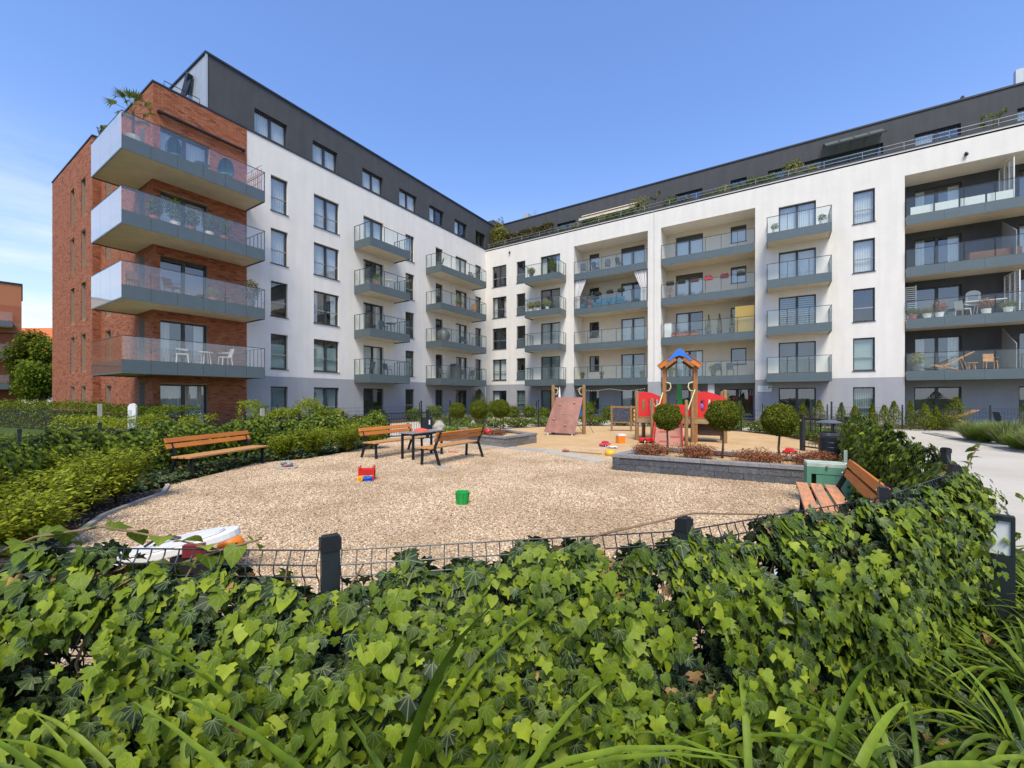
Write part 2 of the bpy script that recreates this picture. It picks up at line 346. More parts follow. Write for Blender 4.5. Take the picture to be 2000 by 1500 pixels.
# end wall of that storey, clad in pale metal sheets
for i in range(14):
    b = MB(); b.box(-.62-i*.6,-23.2,15.88,-.03-i*.6,-23.17,18.555); b.build('cladding_panel', m_clad, B)
b = MB(); b.box(-9,-23.16,15.88,-1.75,1.5,18.55); b.build('penthouse_core', m_clad, B)
b = MB(); b.box(-.03,-23.23,15.88,.02,-23.14,18.556); b.build('corner_trim', m_clad, B)
# ---- right wing
RW = [(.83,2.42,'W2',('half','sheer','dark','sides','dark'),0), (3.55,4.48,'W1',('slat','dark','dark','dark','dark'),0), (6.07,7.98,'D2',('vert','vert','sheer','dark','sides'),1),
      (23.81,25.78,'D2',('dark','dark','slat','sheer','sheer'),1), (27.59,28.60,'W1',('vert','mintfull','dark','sheer','sheer'),0)]
L1, L2, L3 = (9.27,15.40), (16.37,22.48), (29.90,39.2)
hr = []
for a, b, st, fl, door in RW:
    for k in range(5):
        z1 = ftop(k); z0 = .12 if k == 0 else (fflo(k)+.02 if door else z1-1.97)
        hr.append((a, b, z0, z1))
        w_ = window(a, 0, z0, b-a, z1-z0, 0, st, fl[k], sill=(k > 0 and not door))
        if a == 3.55 and k > 0:
            p = MB(); p.box(.0,.02,0,.93,.13,.72); p.build('spandrel_panel', m_fascia, w_)
for a, b in (L1, L2, L3): hr.append((a, b, -.3, 14.32, 1.8))
wall('wall', 0, 46, 2.74, 15.82, hr, m_white)
wall('wall', 0, 46, -.3, 2.74, hr, m_grey, lin=.006)
b = MB(); b.box(-.03,-.035,15.80,46,.32,15.878); b.build('coping', m_cop, B)
b = MB(); b.box(15.84,-.012,.0,15.875,.0,15.8); b.build('expansion_joint', M('joint_grey', (.4,.4,.38), .7), B)
# loggia interiors
LB = {0: [(9.92,10.81,'W1','W',('dark','half','dark','dark','box')), (12.74,14.68,'D2','D',('half','vert','sheer','half','box'))],
      1: [(17.08,19.02,'D2','D',('dark','sides','half','box','box')), (20.87,21.87,'P1','S',('dark','dark','dark','sheer','box'))],
      2: [(30.67,32.66,'D2','D',('dark','sides','dark','sides','sides')), (34.85,36.7,'D2','D',('dark','dark','dark','half','dark'))]}
for li, (a, b_) in enumerate((L1, L2, L3)):
    hs = []
    for u0, u1, st, ty, fl in LB[li]:
        for k in range(5):
            z1 = ftop(k); z0 = fflo(k)+.02
            if ty == 'S': z0 = z1-1.2
            if ty == 'W': z0 = z1-1.35
            if k == 0: z0 = .12
            if li == 1 and k == 0: u = (17.2,18.9) if ty == 'D' else (20.2,22.3)
            else: u = (u0, u1)
            hs.append((u[0], u[1], z0, z1)); window(u[0], 1.8, z0, u[1]-u[0], z1-z0, 0, 'D2' if k == 0 else st, fl[k], sill=(k > 0 and ty != 'D'))
    mt = m_dark if li == 2 else m_cream
    wall('loggia_wall', a, b_, 2.6, 14.32, hs, mt, org=(0,1.8,0), depth=.14)
    wall('loggia_wall', a, b_, -.3, 2.6, hs, m_grey, org=(0,1.803,0), depth=.14)
# party walls between loggias of the dark bay
for k in range(5):
    pass
# penthouse of the right wing, set back behind a roof terrace
pw = [(6.9,8.7,'P1'),(9.6,14.4,'D2'),(17.04,19.01,'D2'),(20.88,21.9,'P1'),(23.19,29.23,'D2'),(30.64,32.59,'D2'),(34.73,37.0,'D2')]
ph = [(a, b, 15.95, 17.3) for a, b, s in pw]
for i, (a, b, s) in enumerate(pw): window(a, 1.61, 15.95, b-a, 1.35, 0, 'P2', ('dark','sheer','dark','dark','dark','half','half')[i], sill=False, rec=.2)
wall('penthouse_wall', 0, 46, 15.88, 18.56, ph, m_dark, org=(0,1.61,0), depth=.28)
b = MB(); b.box(0,1.56,18.562,46,12,18.658); b.build('roof_edge', m_cop, B)
b = MB(); b.box(-9,.0,15.60,46,12,15.70); b.box(-9,-23.2,15.6,-.3,0,15.7); b.build('roof_deck', m_grey, B)
b = MB(); b.box(3,2.0,18.66,3.6,2.8,19.3); b.build('chimney', m_clad, B)
b = MB(); b.box(-3,1.9,18.66,-.4,4.5,19.5); b.build('lift_housing', m_dark, B)
b = MB()
for z in (16.12, 16.34): b.tube([(0.1,.18,z),(46,.18,z)], .017, 6)
for i in range(25): b.tube([(.3+i*1.85,.18,15.88),(.3+i*1.85,.18,16.36)], .017, 6)
b.build('terrace_railing', m_trans, B)
# facade cameras
for x, z in ((2.82,14.98),(32.34,14.73)):
    b = MB(); b.ell((x,-.1,z),(.09,.1,.09),8,5); b.box(x-.04,-.08,z,x+.04,0,z+.14); b.build('security_camera', m_black, B, smooth=True)

# ---- balconies
post_me = MB().box(-.012,-.017,0,.012,.017,1).mesh('railing_post', m_metal)
def balcony(x, y, rz, w, p, inner=0, nglass=3, side=True, nf=1, posts=True, zf=None):
    """local frame: x along the wall, -y outward, z=0 at the floor"""
    o = MB().box(0, -p+.012, -.48, w, inner, -.06).mesh('balcony', [m_soffit])
    o = link('balcony', o, B, (x,y,zf), (0,0,rz))
    T = .0
    for i in range(nf):
        b = MB(); b.box(w*i/nf+.004, -p-.012, -.55, w*(i+1)/nf-.004, -p+.01, 0); b.build('fascia_panel', m_fascia, o)
    if side:
        for s in (0, 1):
            b = MB(); b.box(*( (-.012,-p+.012,-.55,.012,0,0) if not s else (w-.012,-p+.012,-.55,w+.012,0,0))); b.build('fascia_panel', m_fascia, o)
    yy = -p+.02; rh = 1.0
    pts = [(0.01,yy)] + [(w*i/nglass, yy) for i in range(1, nglass)] + [(w-.01,yy)]
    if side: pts += [(s,-p*f-.02) for s in (0.01, w-.01) for f in (.0, .33, .66)]
    for q in pts: link('railing_post', post_me, o, (q[0],q[1],0))
    b = MB(); b.bar((0,yy,rh),(w,yy,rh),.04,.028)
    if side:
        for s in (0.01, w-.01): b.bar((s,yy,rh),(s,0,rh),.04,.028)
    b.build('handrail', m_metal, o)
    for i in range(nglass):
        b = MB(); b.box(w*i/nglass+.03, yy-.005, .03, w*(i+1)/nglass-.03, yy+.005, rh-.03); b.build('glass_panel', m_bglass, o)
    if side:
        for s in (0.01, w-.01):
            b = MB(); b.box(s-.005, yy+.03, .03, s+.005, -.03, rh-.03); b.build('glass_panel', m_bglass, o)
    return o
def stack(o, n=4):
    for k in range(n-1, 0, -1): copy_tree(o, B, (o.location.x, o.location.y, fflo(k)))
stack(balcony(0,-14.72,RL,3.42,1.64, nglass=3, zf=fflo(4)))
stack(balcony(0,-8.04,RL,5.94,1.64, nglass=5, zf=fflo(4)))
stack(balcony(5.28,0,0,3.26,1.43, nglass=2, zf=fflo(4)))
stack(balcony(23.17,0,0,3.27,1.45, nglass=3, nf=2, zf=fflo(4)))
stack(balcony(L1[0]+.03,0,0,L1[1]-L1[0]-.06,.06, 1.79, 5, False, 2, zf=fflo(4)))
stack(balcony(L2[0]+.03,0,0,L2[1]-L2[0]-.06,.06, 1.79, 6, False, 2, zf=fflo(4)))
stack(balcony(L3[0]+.05,0,0,9.2,.12, 1.79, 8, False, 6, zf=fflo(4)))

# ---- brick corner block
doorb = [(-25.0,-23.12, (.12 if k == 0 else fflo(k)+.02), ftop(k)+.0) for k in range(5)]
doorb[4] = (-25.0,-23.05,fflo(4)+.02,14.0)
for k in range(5): window(-.08, doorb[k][0], doorb[k][2], doorb[k][1]-doorb[k][0], doorb[k][3]-doorb[k][2], RL, 'D2', ('sheer','sides','dark','sheer','sheer')[k], sill=False)
sl1 = [(-12.21,-11.36, ftop(k)-2.1 if k else .1, ftop(k)) for k in range(5)]+[(-9.92,-9.0, ftop(k)-2.1 if k else .1, ftop(k)) for k in range(5)]
sl2 = [(-6.93,-6.0, ftop(k)-2.1 if k else .1, ftop(k)) for k in range(5)]
for h in sl1: window(h[0], -25.52, h[2], h[1]-h[0], h[3]-h[2], 0, 'P1', 'dark', rec=.25)
for h in sl2: window(h[0], -25.17, h[2], h[1]-h[0], h[3]-h[2], 0, 'P1', 'dark', rec=.25)
ZT = 15.82
wall('mortar_wall', -25.23, -21.36, -.3, ZT, doorb, m_mortar, org=(-.015,0,0), rz=RL, depth=.25)
wall('mortar_wall', -7.7, -.0, -.3, ZT, sl2, m_mortar, org=(0,-25.235,0), depth=.28)
wall('mortar_wall', -16.85, -7.7, -.3, ZT, sl1, m_mortar, org=(0,-25.585,0), depth=.28)
wall('mortar_wall', -25.6, -25.2, -.3, ZT, [], m_mortar, org=(-7.715,0,0), rz=RL)
wall('mortar_wall', -25.6, -10, -.3, ZT, [], m_mortar, org=(-16.86,0,0), rz=RL)
BW, BH, J = .25, .065, .012
def bricks(u0, u1, holes, face, rz, soldier=()):      # list of brick centres + size on a plane
    outp = []; zc = 0; n = 0; z = .01
    while z+BH < ZT:
        u = u0-(BW/2+J/2 if n % 2 else 0)
        while u < u1:
            a, c = max(u, u0), min(u+BW, u1); cuts = [(a, c)]
            for h in holes:
                if z+BH > h[2] and z < h[3]:
                    nc = []
                    for q in cuts:
                        if q[1] <= h[0] or q[0] >= h[1]: nc.append(q)
                        else:
                            if q[0] < h[0]: nc.append((q[0], h[0]))
                            if q[1] > h[1]: nc.append((h[1], q[1]))
                    cuts = nc
            for q in cuts:
                if q[1]-q[0] > .03: outp.append(((q[0]+q[1])/2, z+BH/2, q[1]-q[0]))
            u += BW+J
        z += BH+J; n += 1
    return outp
front = bricks(-25.25, -21.35, doorb, 0, RL); end1 = bricks(-7.7, 0, sl2, 0, 0); end2 = bricks(-16.85, -7.7, sl1, 0, 0); ret = bricks(-25.6,-25.25,[],0,RL)
allb = [('f',)+t for t in front]+[('e',)+t for t in end1]+[('g',)+t for t in end2]+[('r',)+t for t in ret]
def bpos(t):
    k, u, z, l = t
    return {'f': (0,u,z), 'e': (u,-25.25,z), 'g': (u,-25.6,z), 'r': (-7.7,u,z)}[k]
def bsize(t):
    p = Vector(bpos(t)); v = p-Vector(CAM); n = Vector((1,0,0)) if t[0] in 'fr' else Vector((0,-1,0))
    d = v.dot(Vector((FW[0],FW[1],0)))
    if t[0] == 'f' and not (13.9+.3 < t[2]): return 0          # the uncovered field over the top balcony shows best
    return t[3]*abs(v.normalized().dot(n))/d if t[3] > .2 else 0
order = sorted(range(len(allb)), key=lambda i: -bsize(allb[i])); big = set(order[:300])
unit = MB().box(-.5,-.018,-BH/2,.5,.012,BH/2).mesh('brick', m_brick)
vs = []; fs = []
for i, t in enumerate(allb):
    p = bpos(t); j = random.uniform(-.003,.003); rz = RL if t[0] in 'fr' else 0
    if i in big:
        o = link('brick', unit, B, p, (0,0,rz)); o.scale = (t[3],1,1)
        if rz: o.location.x += j
        else: o.location.y += j
        continue
    n = len(vs); h = t[3]/2
    for a in (-h, h):
        for z in (-BH/2, BH/2):
            for e in (-.018+j, .012):
                vs.append((p[0]-e, p[1]+a, p[2]+z) if rz else (p[0]+a, p[1]+e, p[2]+z))
    fs += [(n,n+4,n+6,n+2),(n,n+1,n+5,n+4),(n+2,n+6,n+7,n+3),(n,n+2,n+3,n+1),(n+4,n+5,n+7,n+6)]
me = bpy.data.meshes.new('brickwork'); me.from_pydata(vs, [], fs); me.materials.append(m_brick)
bo = link('brickwork', me, B); bo['kind'] = 'stuff'
b = MB(); b.box(-7.72,-25.3,15.82,.04,-25.0,15.9); b.box(-.3,-25.0,15.82,.04,-21.36,15.9); b.box(-16.9,-25.65,15.82,-7.66,-25.31,15.9); b.build('coping', m_cop, B)
# roof terrace rail on the brick corner
b = MB(); b.tube([(-.2,-24.8,15.9),(-.2,-24.8,16.25),(-.2,-23.4,16.25),(-.2,-23.4,15.9)], .02, 6); b.tube([(-.2,-24.1,15.9),(-.2,-24.1,16.25)], .02, 6); b.build('terrace_railing', m_metal, B)
# corner balconies wrap round the brick block
def corner_balcony(zf, endmat):
    y0, y1, x0, x1 = -26.8, -21.42, -2.12, 2.0
    b = MB(); b.prism([(x0+.02,y0+.02),(x1-.02,y0+.02),(x1-.02,y1-.02),(0.02,y1-.02),(0.02,-25.28),(x0+.02,-25.28)], -.5, -.06)
    o = b.build('corner_balcony', m_soffit, B, (0,0,zf))
    seams = [y0, -25.91, -25.01, -24.07, -23.19, -22.28, y1]
    for a, c in zip(seams, seams[1:]):
        b = MB(); b.box(x1-.01,a+.006,-.55,x1+.014,c-.006,0); b.build('fascia_panel', m_fascia, o)
        b = MB(); b.box(x1-.004,a+.01,.012,x1+.008,c-.01,.93); b.build('glass_panel', m_bglass2, o)
    for a, c in ((x0,x0+1.37),(x0+1.37,x0+2.74),(x0+2.74,x1)):
        b = MB(); b.box(a+.006,y0-.014,-.55,c-.006,y0+.01,0); b.build('fascia_panel', m_fascia, o)
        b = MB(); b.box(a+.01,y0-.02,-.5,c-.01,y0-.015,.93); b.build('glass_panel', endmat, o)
    b = MB(); b.box(.02,y1-.01,-.55,x1,y1+.014,0); b.build('fascia_panel', m_fascia, o)
    b = MB(); b.box(x0-.014,y0,-.55,x0+.01,-25.3,0); b.build('fascia_panel', m_fascia, o)
    for x in (.1,.5,.9,1.3,1.65,1.97): link('railing_post', post_me, o, (x,y1,0)).scale = (1,1,.93)
    b = MB(); b.bar((x1,y0,.945),(x1,y1,.945),.035,.025); b.bar((x0,y0-.012,.945),(x1,y0-.012,.945),.03,.025); b.bar((.02,y1,.945),(x1,y1,.945),.035,.025); b.build('handrail', m_metal, o)
    return o
cb = corner_balcony(fflo(4), m_skyrefl); corner_balcony(fflo(1), m_bglass2)
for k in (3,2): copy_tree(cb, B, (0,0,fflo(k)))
b = MB(); b.tube([(.12,-25.1,14.55),(.12,-21.5,14.55)], .075, 8); b.box(.02,-25.12,14.5,.12,-25.0,14.62); b.box(.02,-21.6,14.5,.12,-21.5,14.62); b.build('rolled_awning', m_black, B, smooth=False)
# ------------------------------------------------------------------ ground, paths, gravel, sand
def sheetmat(name, cols, vs, bumpd, rough=.9, big=(1,1,1), bigs=.35, w=.03):
    m = bpy.data.materials.new(name); m.use_nodes = True; nt = m.node_tree; b = nt.nodes['Principled BSDF']; L = nt.links.new; b.inputs['Roughness'].default_value = rough
    b.inputs['Specular IOR Level'].default_value = .25
    tc = nt.nodes.new('ShaderNodeTexCoord'); v = nt.nodes.new('ShaderNodeTexVoronoi'); v.inputs['Scale'].default_value = vs; L(tc.outputs['Object'], v.inputs['Vector'])
    sp = nt.nodes.new('ShaderNodeSeparateColor'); L(v.outputs['Color'], sp.inputs[0]); col = ramp(nt, sp.outputs[0], cols)
    n = nt.nodes.new('ShaderNodeTexNoise'); n.inputs['Scale'].default_value = bigs; n.inputs['Detail'].default_value = 8; n.inputs['Roughness'].default_value = .65; L(tc.outputs['Object'], n.inputs['Vector'])
    cc = ramp(nt, n.outputs[0], [(.35, big), (.62, (1,1,1))]); k = nt.nodes.new('ShaderNodeMix'); k.data_type = 'RGBA'; k.blend_type = 'MULTIPLY'; k.inputs[0].default_value = 1
    L(col, k.inputs[6]); L(cc, k.inputs[7]); L(k.outputs[2], b.inputs['Base Color'])
    bp = nt.nodes.new('ShaderNodeBump'); bp.inputs['Strength'].default_value = bumpd; bp.inputs['Distance'].default_value = w; bp.invert = True; L(v.outputs['Distance'], bp.inputs['Height'])
    n4 = nt.nodes.new('ShaderNodeTexNoise'); n4.inputs['Scale'].default_value = 2.6; n4.inputs['Detail'].default_value = 5; L(tc.outputs['Object'], n4.inputs['Vector']); b4 = nt.nodes.new('ShaderNodeBump'); b4.inputs['Strength'].default_value = .5; b4.inputs['Distance'].default_value = .09 if name in ('sand','gravel_bed') else .01; L(n4.outputs[0], b4.inputs['Height']); L(b4.outputs[0], bp.inputs['Normal']); L(bp.outputs[0], b.inputs['Normal'])
    return m
GC = [(0,(.22,.15,.09)),(.10,(.40,.28,.165)),(.35,(.53,.41,.28)),(.6,(.61,.48,.33)),(.8,(.54,.36,.20)),(1,(.80,.70,.55))]
m_gravel = sheetmat('gravel_bed', GC, 55, .8, big=(.86,.82,.78))
m_sand = sheetmat('sand', [(0,(.50,.33,.16)),(.5,(.58,.39,.20)),(1,(.66,.47,.26))], 240, .25, big=(.84,.80,.75), bigs=.9)
m_soil = sheetmat('soil', [(0,(.05,.035,.022)),(.5,(.09,.062,.04)),(1,(.15,.11,.07))], 60, .7, big=(.6,.6,.6), bigs=1)
m_path = sheetmat('pale_path', [(0,(.46,.425,.36)),(.5,(.50,.465,.40)),(1,(.54,.50,.44))], 160, .12, big=(.88,.86,.84), bigs=.5)
m_lawn = sheetmat('lawn', [(0,(.04,.075,.012)),(.5,(.06,.10,.018)),(1,(.09,.13,.03))], 90, .5, big=(.7,.75,.6), bigs=.8)
m_conc = M('concrete_edging', (.36,.34,.30), .9, ns=9, na=.15, bump=.3)
def sheet(name, pts, z, mat, kind='structure'):
    me = bpy.data.meshes.new(name); bm = bmesh.new(); vs = [bm.verts.new((p[0],p[1],z)) for p in pts]; f = bm.faces.new(vs)
    if f.normal.z < 0: f.normal_flip()
    f.normal_update()
    bmesh.ops.triangulate(bm, faces=[f]); bmesh.ops.recalc_face_normals(bm, faces=bm.faces)
    for f in bm.faces:
        if f.normal.z < 0: f.normal_flip()
    bm.to_mesh(me); bm.free(); me.materials.append(mat); o = link(name, me); o['kind'] = kind; return o
sheet('ground', [(-400,-400),(400,-400),(400,400),(-400,400)], -.024, m_lawn)
sheet('path', [(4,-4.2),(46,-4.2),(46,-34),(24,-60),(4,-60)], -.016, m_path)
sheet('garden_soil', [(0,-26),(4,-26),(4,-4.2),(46,-4.2),(46,0),(0,0)], -.012, m_soil)
FENCE = [(-3.4,1.8),(-2.04,1.5),(-.644,1.46),(.70,1.677),(2.02,2.24),(3.2,2.98),(4.19,3.98),(4.75,5.25),(5.5,6.4),(6.5,7.7),(7.6,9.1),(8.87,10.73),(9.2,11.5),
         (10,12.9),(10.72,14.8),(10.9,16.8),(10.54,18.94),(8.6,21.5),(6.5,22.5),(3.9,22.6),(1.4,21.8),(-1.4,20),(-2.7,17.9),(-3.5,15.9),(-4.7,15.0),
         (-5.5,13.4),(-6.3,12.2),(-7.0,10.8),(-7.5,9.2),(-7.6,7.6),(-7.24,6.06),(-6.2,4.1),(-4.9,2.6)]
loop = [W(*p) for p in FENCE]
sheet('left_lawn', [W(-8,4),W(-7.9,9),W(-6.3,13.5),W(-8.5,17),W(-14,22),W(-40,22),W(-40,0),W(-9,0)], -.008, m_lawn)
sheet('planting_strip', [W(-3.4,15.9),W(-2.6,18.2),W(-1.4,20.5),W(1.4,22.4),W(3.9,23.3),W(6.6,23.2),W(9.0,22),W(11.2,19.2),W(11.6,16.8),W(11.4,14.6),W(10.6,12.6),W(9.5,11.4)][::-1]+[W(-1.4,19.5),W(3,21),W(8,21),W(10.3,17),W(9,11.5)], -.006, m_soil)
sheet('planting_bed', [W(-12,-1),W(-9.5,4),W(-7.9,7),W(-7.9,9.4),W(-5.8,13.6),W(5.6,5.8),W(9.6,11.2),W(5.4,4.8),W(5.2,3.2),W(4.6,1.0),W(3,-2)], -.005, m_soil)
gravel_pts = [W(-2.8,1.75),W(-2.04,1.52),W(-.644,1.48),W(.70,1.7),W(2.02,2.26),W(3.18,3.0),W(4.1,4.0),W(4.7,5.25),W(5.45,6.4),W(6.45,7.7),W(7.55,9.1),W(8.8,10.73),W(9.5,12.5),W(4,13),W(0.8,12.8),W(-1.7,14.1),W(-4.2,15.4),
              W(-4.9,14.3),W(-5.4,13.2),W(-4.7,12.0),W(-5.3,10.6),W(-6.2,9.9),W(-6.9,9.0),W(-6.9,8.1),W(-6.1,7.3),W(-5.72,6.75),W(-5.6,6.1),W(-5.45,5.5),W(-5.1,4.9),W(-4.6,4.0),W(-4.1,2.9)]
sheet('gravel', gravel_pts, 0.0, m_gravel)
sheet('sand', [W(0.2,12.9),W(.86,12.4),W(2.3,10.35),W(3.4,9.9),W(6.6,8.6),W(7.7,9.2),W(8.85,10.8),W(9.2,11.5),W(10,12.9),W(10.7,14.8),W(10.86,16.8),W(10.5,18.9),W(8.6,21.4),W(6.5,22.4),W(3.9,22.5),W(1.4,21.7),W(-1.3,19.9),W(-2.0,18.2),W(-.4,16.6)], .008, m_sand)
# pale stone strip between gravel and sand, slab by slab
sp = [W(-4.2,15.1),W(-1.68,13.7),W(-.25,12.75),(0,0)][:3]+[W(.8,12.05),W(2.05,10.0)]; sq = [W(-3.9,15.6),W(-1.5,14.3),W(0,13.2),W(1.15,12.4),W(2.5,10.3)]
m_strip = M('pale_stone', (.40,.375,.33), .85, ns=5, na=.12, bump=.15, rnd=[(0,(.85,.85,.85)),(1,(1.1,1.1,1.08))])
st = empty('stone_edging', sp[0], 0, 'pale stone strip laid flush between the gravel and the sand', 'edging')
for i in range(4):
    n = max(1, int((sp[i+1]-sp[i]).length/.8))
    for k in range(n):
        a, c = k/n+.006, (k+1)/n-.006; p = [sp[i].lerp(sp[i+1],a), sp[i].lerp(sp[i+1],c), sq[i].lerp(sq[i+1],c), sq[i].lerp(sq[i+1],a)]
        b = MB(); b.prism([(q.x-sp[0].x, q.y-sp[0].y) for q in p], -.03, .016+.003*(k % 2)); b.build('stone_slab', m_strip, st)
# curb of the planting bed
ce = [W(-6.9,8.1),W(-6.1,7.3),W(-5.72,6.75),W(-5.6,6.1),W(-5.45,5.5),W(-5.1,4.9),W(-4.6,4.0),W(-4.1,2.9)]
cu = empty('bed_edging', ce[0], 0, 'curved low concrete edging along the planting bed at the left of the gravel', 'edging')
for p, q in zip(ce, ce[1:]):
    b = MB(); b.bar(p-ce[0]+Vector((0,0,.01)), q-ce[0]+Vector((0,0,.01)), .06, .07); b.build('edging_stone', m_conc, cu)

# scattered pebbles: real stones over the gravel sheet
def scatter(name, pts, z, dens, rad, cols, zs=.55):
    o = sheet(name, pts, z, m_gravel, 'stuff'); m = bpy.data.materials.new(name+'_stone'); m.use_nodes = True; nt = m.node_tree; b = nt.nodes['Principled BSDF']; b.inputs['Roughness'].default_value = .9; b.inputs['Specular IOR Level'].default_value = .2
    
    ge = nt.nodes.new('ShaderNodeNewGeometry'); n = nt.nodes.new('ShaderNodeTexNoise'); n.inputs['Scale'].default_value = .75; n.inputs['Detail'].default_value = 5; n.inputs['Roughness'].default_value = .6; nt.links.new(ge.outputs['Position'], n.inputs['Vector'])
    k = nt.nodes.new('ShaderNodeMix'); k.data_type = 'RGBA'; k.blend_type = 'MULTIPLY'; k.inputs[0].default_value = 1; nt.links.new(ramp(nt, rnd_socket(nt), cols), k.inputs[6]); nt.links.new(ramp(nt, n.outputs[0], [(.35,(.76,.72,.68)),(.58,(1.05,1.05,1.05))]), k.inputs[7]); nt.links.new(k.outputs[2], b.inputs['Base Color'])
    g = bpy.data.node_groups.new(name, 'GeometryNodeTree'); N = g.nodes.new; LK = g.links.new
    g.interface.new_socket('Geometry', in_out='INPUT', socket_type='NodeSocketGeometry'); g.interface.new_socket('Geometry', in_out='OUTPUT', socket_type='NodeSocketGeometry')
    gi = N('NodeGroupInput'); go = N('NodeGroupOutput'); d = N('GeometryNodeDistributePointsOnFaces'); d.inputs['Density'].default_value = dens
    ico = N('GeometryNodeMeshIcoSphere'); ico.inputs['Radius'].default_value = rad; ico.inputs['Subdivisions'].default_value = 1
    sp_ = N('GeometryNodeSetPosition'); rv = N('FunctionNodeRandomValue'); rv.data_type = 'FLOAT_VECTOR'; rv.inputs[0].default_value = (-rad*.3,)*3; rv.inputs[1].default_value = (rad*.3,)*3
    LK(ico.outputs[0], sp_.inputs[0]); LK(rv.outputs[0], sp_.inputs['Offset'])
    sm = N('GeometryNodeSetMaterial'); sm.inputs['Material'].default_value = m; LK(sp_.outputs[0], sm.inputs[0])
    ip = N('GeometryNodeInstanceOnPoints'); rr = N('FunctionNodeRandomValue'); rr.data_type = 'FLOAT_VECTOR'; rr.inputs[0].default_value = (-.3,-.3,0); rr.inputs[1].default_value = (.3,.3,6.28)
    rs = N('FunctionNodeRandomValue'); rs.data_type = 'FLOAT_VECTOR'; rs.inputs[0].default_value = (.5,.5,.35); rs.inputs[1].default_value = (1.3,1.1,.8)
    LK(gi.outputs[0], d.inputs[0]); LK(d.outputs[0], ip.inputs['Points']); LK(sm.outputs[0], ip.inputs['Instance']); LK(rr.outputs[0], ip.inputs['Rotation']); LK(rs.outputs[0], ip.inputs['Scale'])
    LK(ip.outputs[0], go.inputs[0]); md = o.modifiers.new('scatter', 'NODES'); md.node_group = g; return o
scatter('gravel_stones', gravel_pts, .004, 1600, .0145, GC)
scatter('bed_stones', [W(-7.0,7.5),W(-6.1,7.2),W(-5.8,6.7),W(-5.7,6.1),W(-5.55,5.5),W(-5.2,4.9),W(-4.8,4.1),W(-6.5,4.5)], .0, 350, .013, [(0,(.10,.07,.05)),(.6,(.25,.19,.13)),(1,(.5,.42,.33))])

# grey paver band beside the pale path
m_pav = M('grey_paver', (.27,.26,.24), .9, ns=12, na=.15, bump=.25, rnd=[(0,(.8,.8,.8)),(1,(1.15,1.13,1.1))])
pb = empty('paver_band', at(1847,856), 0, 'band of small grey concrete pavers along the pale path', 'paving'); o0 = pb.location.copy()
b0, b1 = at(1800,845), at(2040,893); c0 = at(1890,852); dirv = (b1-b0); Lb = dirv.length; dirv.normalize(); nrm = Vector((-dirv.y, dirv.x, 0)); 
if (at(1950,862)-b0).dot(nrm) < 0: nrm = -nrm
joined = MB(); cnt = 0; pme = MB().box(-.097,-.047,0,.097,.047,.03).mesh('paver', m_pav); slots = []
wband = abs((at(1980,876)-b0).dot(nrm))+.25
for i in range(int(Lb/.2)):
    for j in range(int(wband/.1)):
        c = b0+dirv*(.1+i*.2+(.1 if j % 2 else 0))+nrm*(.05+j*.1); slots.append(c)
vv = lambda c: (c-Vector(CAM)).dot(Vector((FW[0],FW[1],0)))
slots.sort(key=vv)
for c in slots:
    z = random.uniform(-.003,.004)-.018
    if cnt < 300: link('paver', pme, pb, (c.x-o0.x, c.y-o0.y, z), (0,0,math.atan2(dirv.y,dirv.x))); cnt += 1
    else:
        a = dirv*.097; e = nrm*.047; q = c-o0; n = len(joined.v)
        joined.poly([tuple(Vector((q.x,q.y,z+.03))+s*a+t*e) for s,t in ((-1,-1),(1,-1),(1,1),(-1,1))])
if joined.v: jo = joined.build('pavers', m_pav, pb); jo['kind'] = 'stuff'

# ------------------------------------------------------------------ playground furniture
m_orange = M('orange_stained_wood', (.52,.17,.028), .5, ns=3, na=.16, bump=.1, bs=30, stretch=(1,14,14), rnd=[(0,(.85,.85,.85)),(1,(1.15,1.15,1.15))])
m_seat = M('seat_wood', (.50,.25,.09), .55, ns=3, na=.2, bump=.1, bs=30, stretch=(1,14,14))
m_worn = M('worn_paint_wood', (.42,.33,.25), .75, ns=5, na=.35, c2=(.62,.22,.07), bump=.25, bs=40, stretch=(1,5,5))
def bench(p, q, label, seatmat=None, rear=.0, L_=None):
    p = Vector(p); q = Vector(q); v = q-p; L = L_ or v.length
    r = empty('park_bench', p, math.atan2(v.y,v.x), label, 'bench', 'orange wooden benches with black steel legs around the gravel')
    for zc, yc, h in ((.735, .115, .095), (.62, .075, .095)):       # back planks, tilted
        b = MB(); n = Vector((0,.34,.94)); a = Vector((0,yc,zc)); b.bar(a+Vector((-.06,0,0)), a+Vector((L+.06,0,0)), .038, h, n); b.build('back_plank', m_orange, r, bevel=.005)
    for i in range(3):
        b = MB(); y = -.46+i*.155; b.box(-.05,y,.395,L+.05,y+.125,.43); b.build('seat_plank', seatmat or m_seat, r, bevel=.004)
    for x in (.05, L-.05):
        f = MB(); f.bar((x,-.40,0),(x,-.38,.39),.035,.06,(0,1,0)); f.build('leg', m_black, r)
        f = MB(); f.bar((x,.14,0),(x,-.02,.42),.035,.06,(0,1,0)); f.bar((x,-.02,.40),(x,.16,.80),.035,.055,(0,1,0)); f.build('leg', m_black, r)
        f = MB(); f.bar((x,-.46,.375),(x,.0,.375),.035,.035); f.build('seat_bearer', m_black, r)
        for yy, zz in ((.085,.735),(.045,.62)):
            f = MB(); f.tube([(x,yy-.012,zz),(x,yy-.02,zz)], .008, 6); f.build('bolt', m_trans, r)
    return r
RV = Vector((RT[0],RT[1],0))
bench(W(-6.25-.42,8.05+.05), W(-5.91-.42,9.91+.05), 'orange slatted bench alone in front of the ivy hedge at the left of the gravel')
bench(W(-3.86,10.73), W(-2.98,12.38), 'orange bench behind the small dark table, facing it')
bench(W(-.87,11.05), W(-1.79,9.42), 'orange bench seen from behind, nearest to the small dark table')
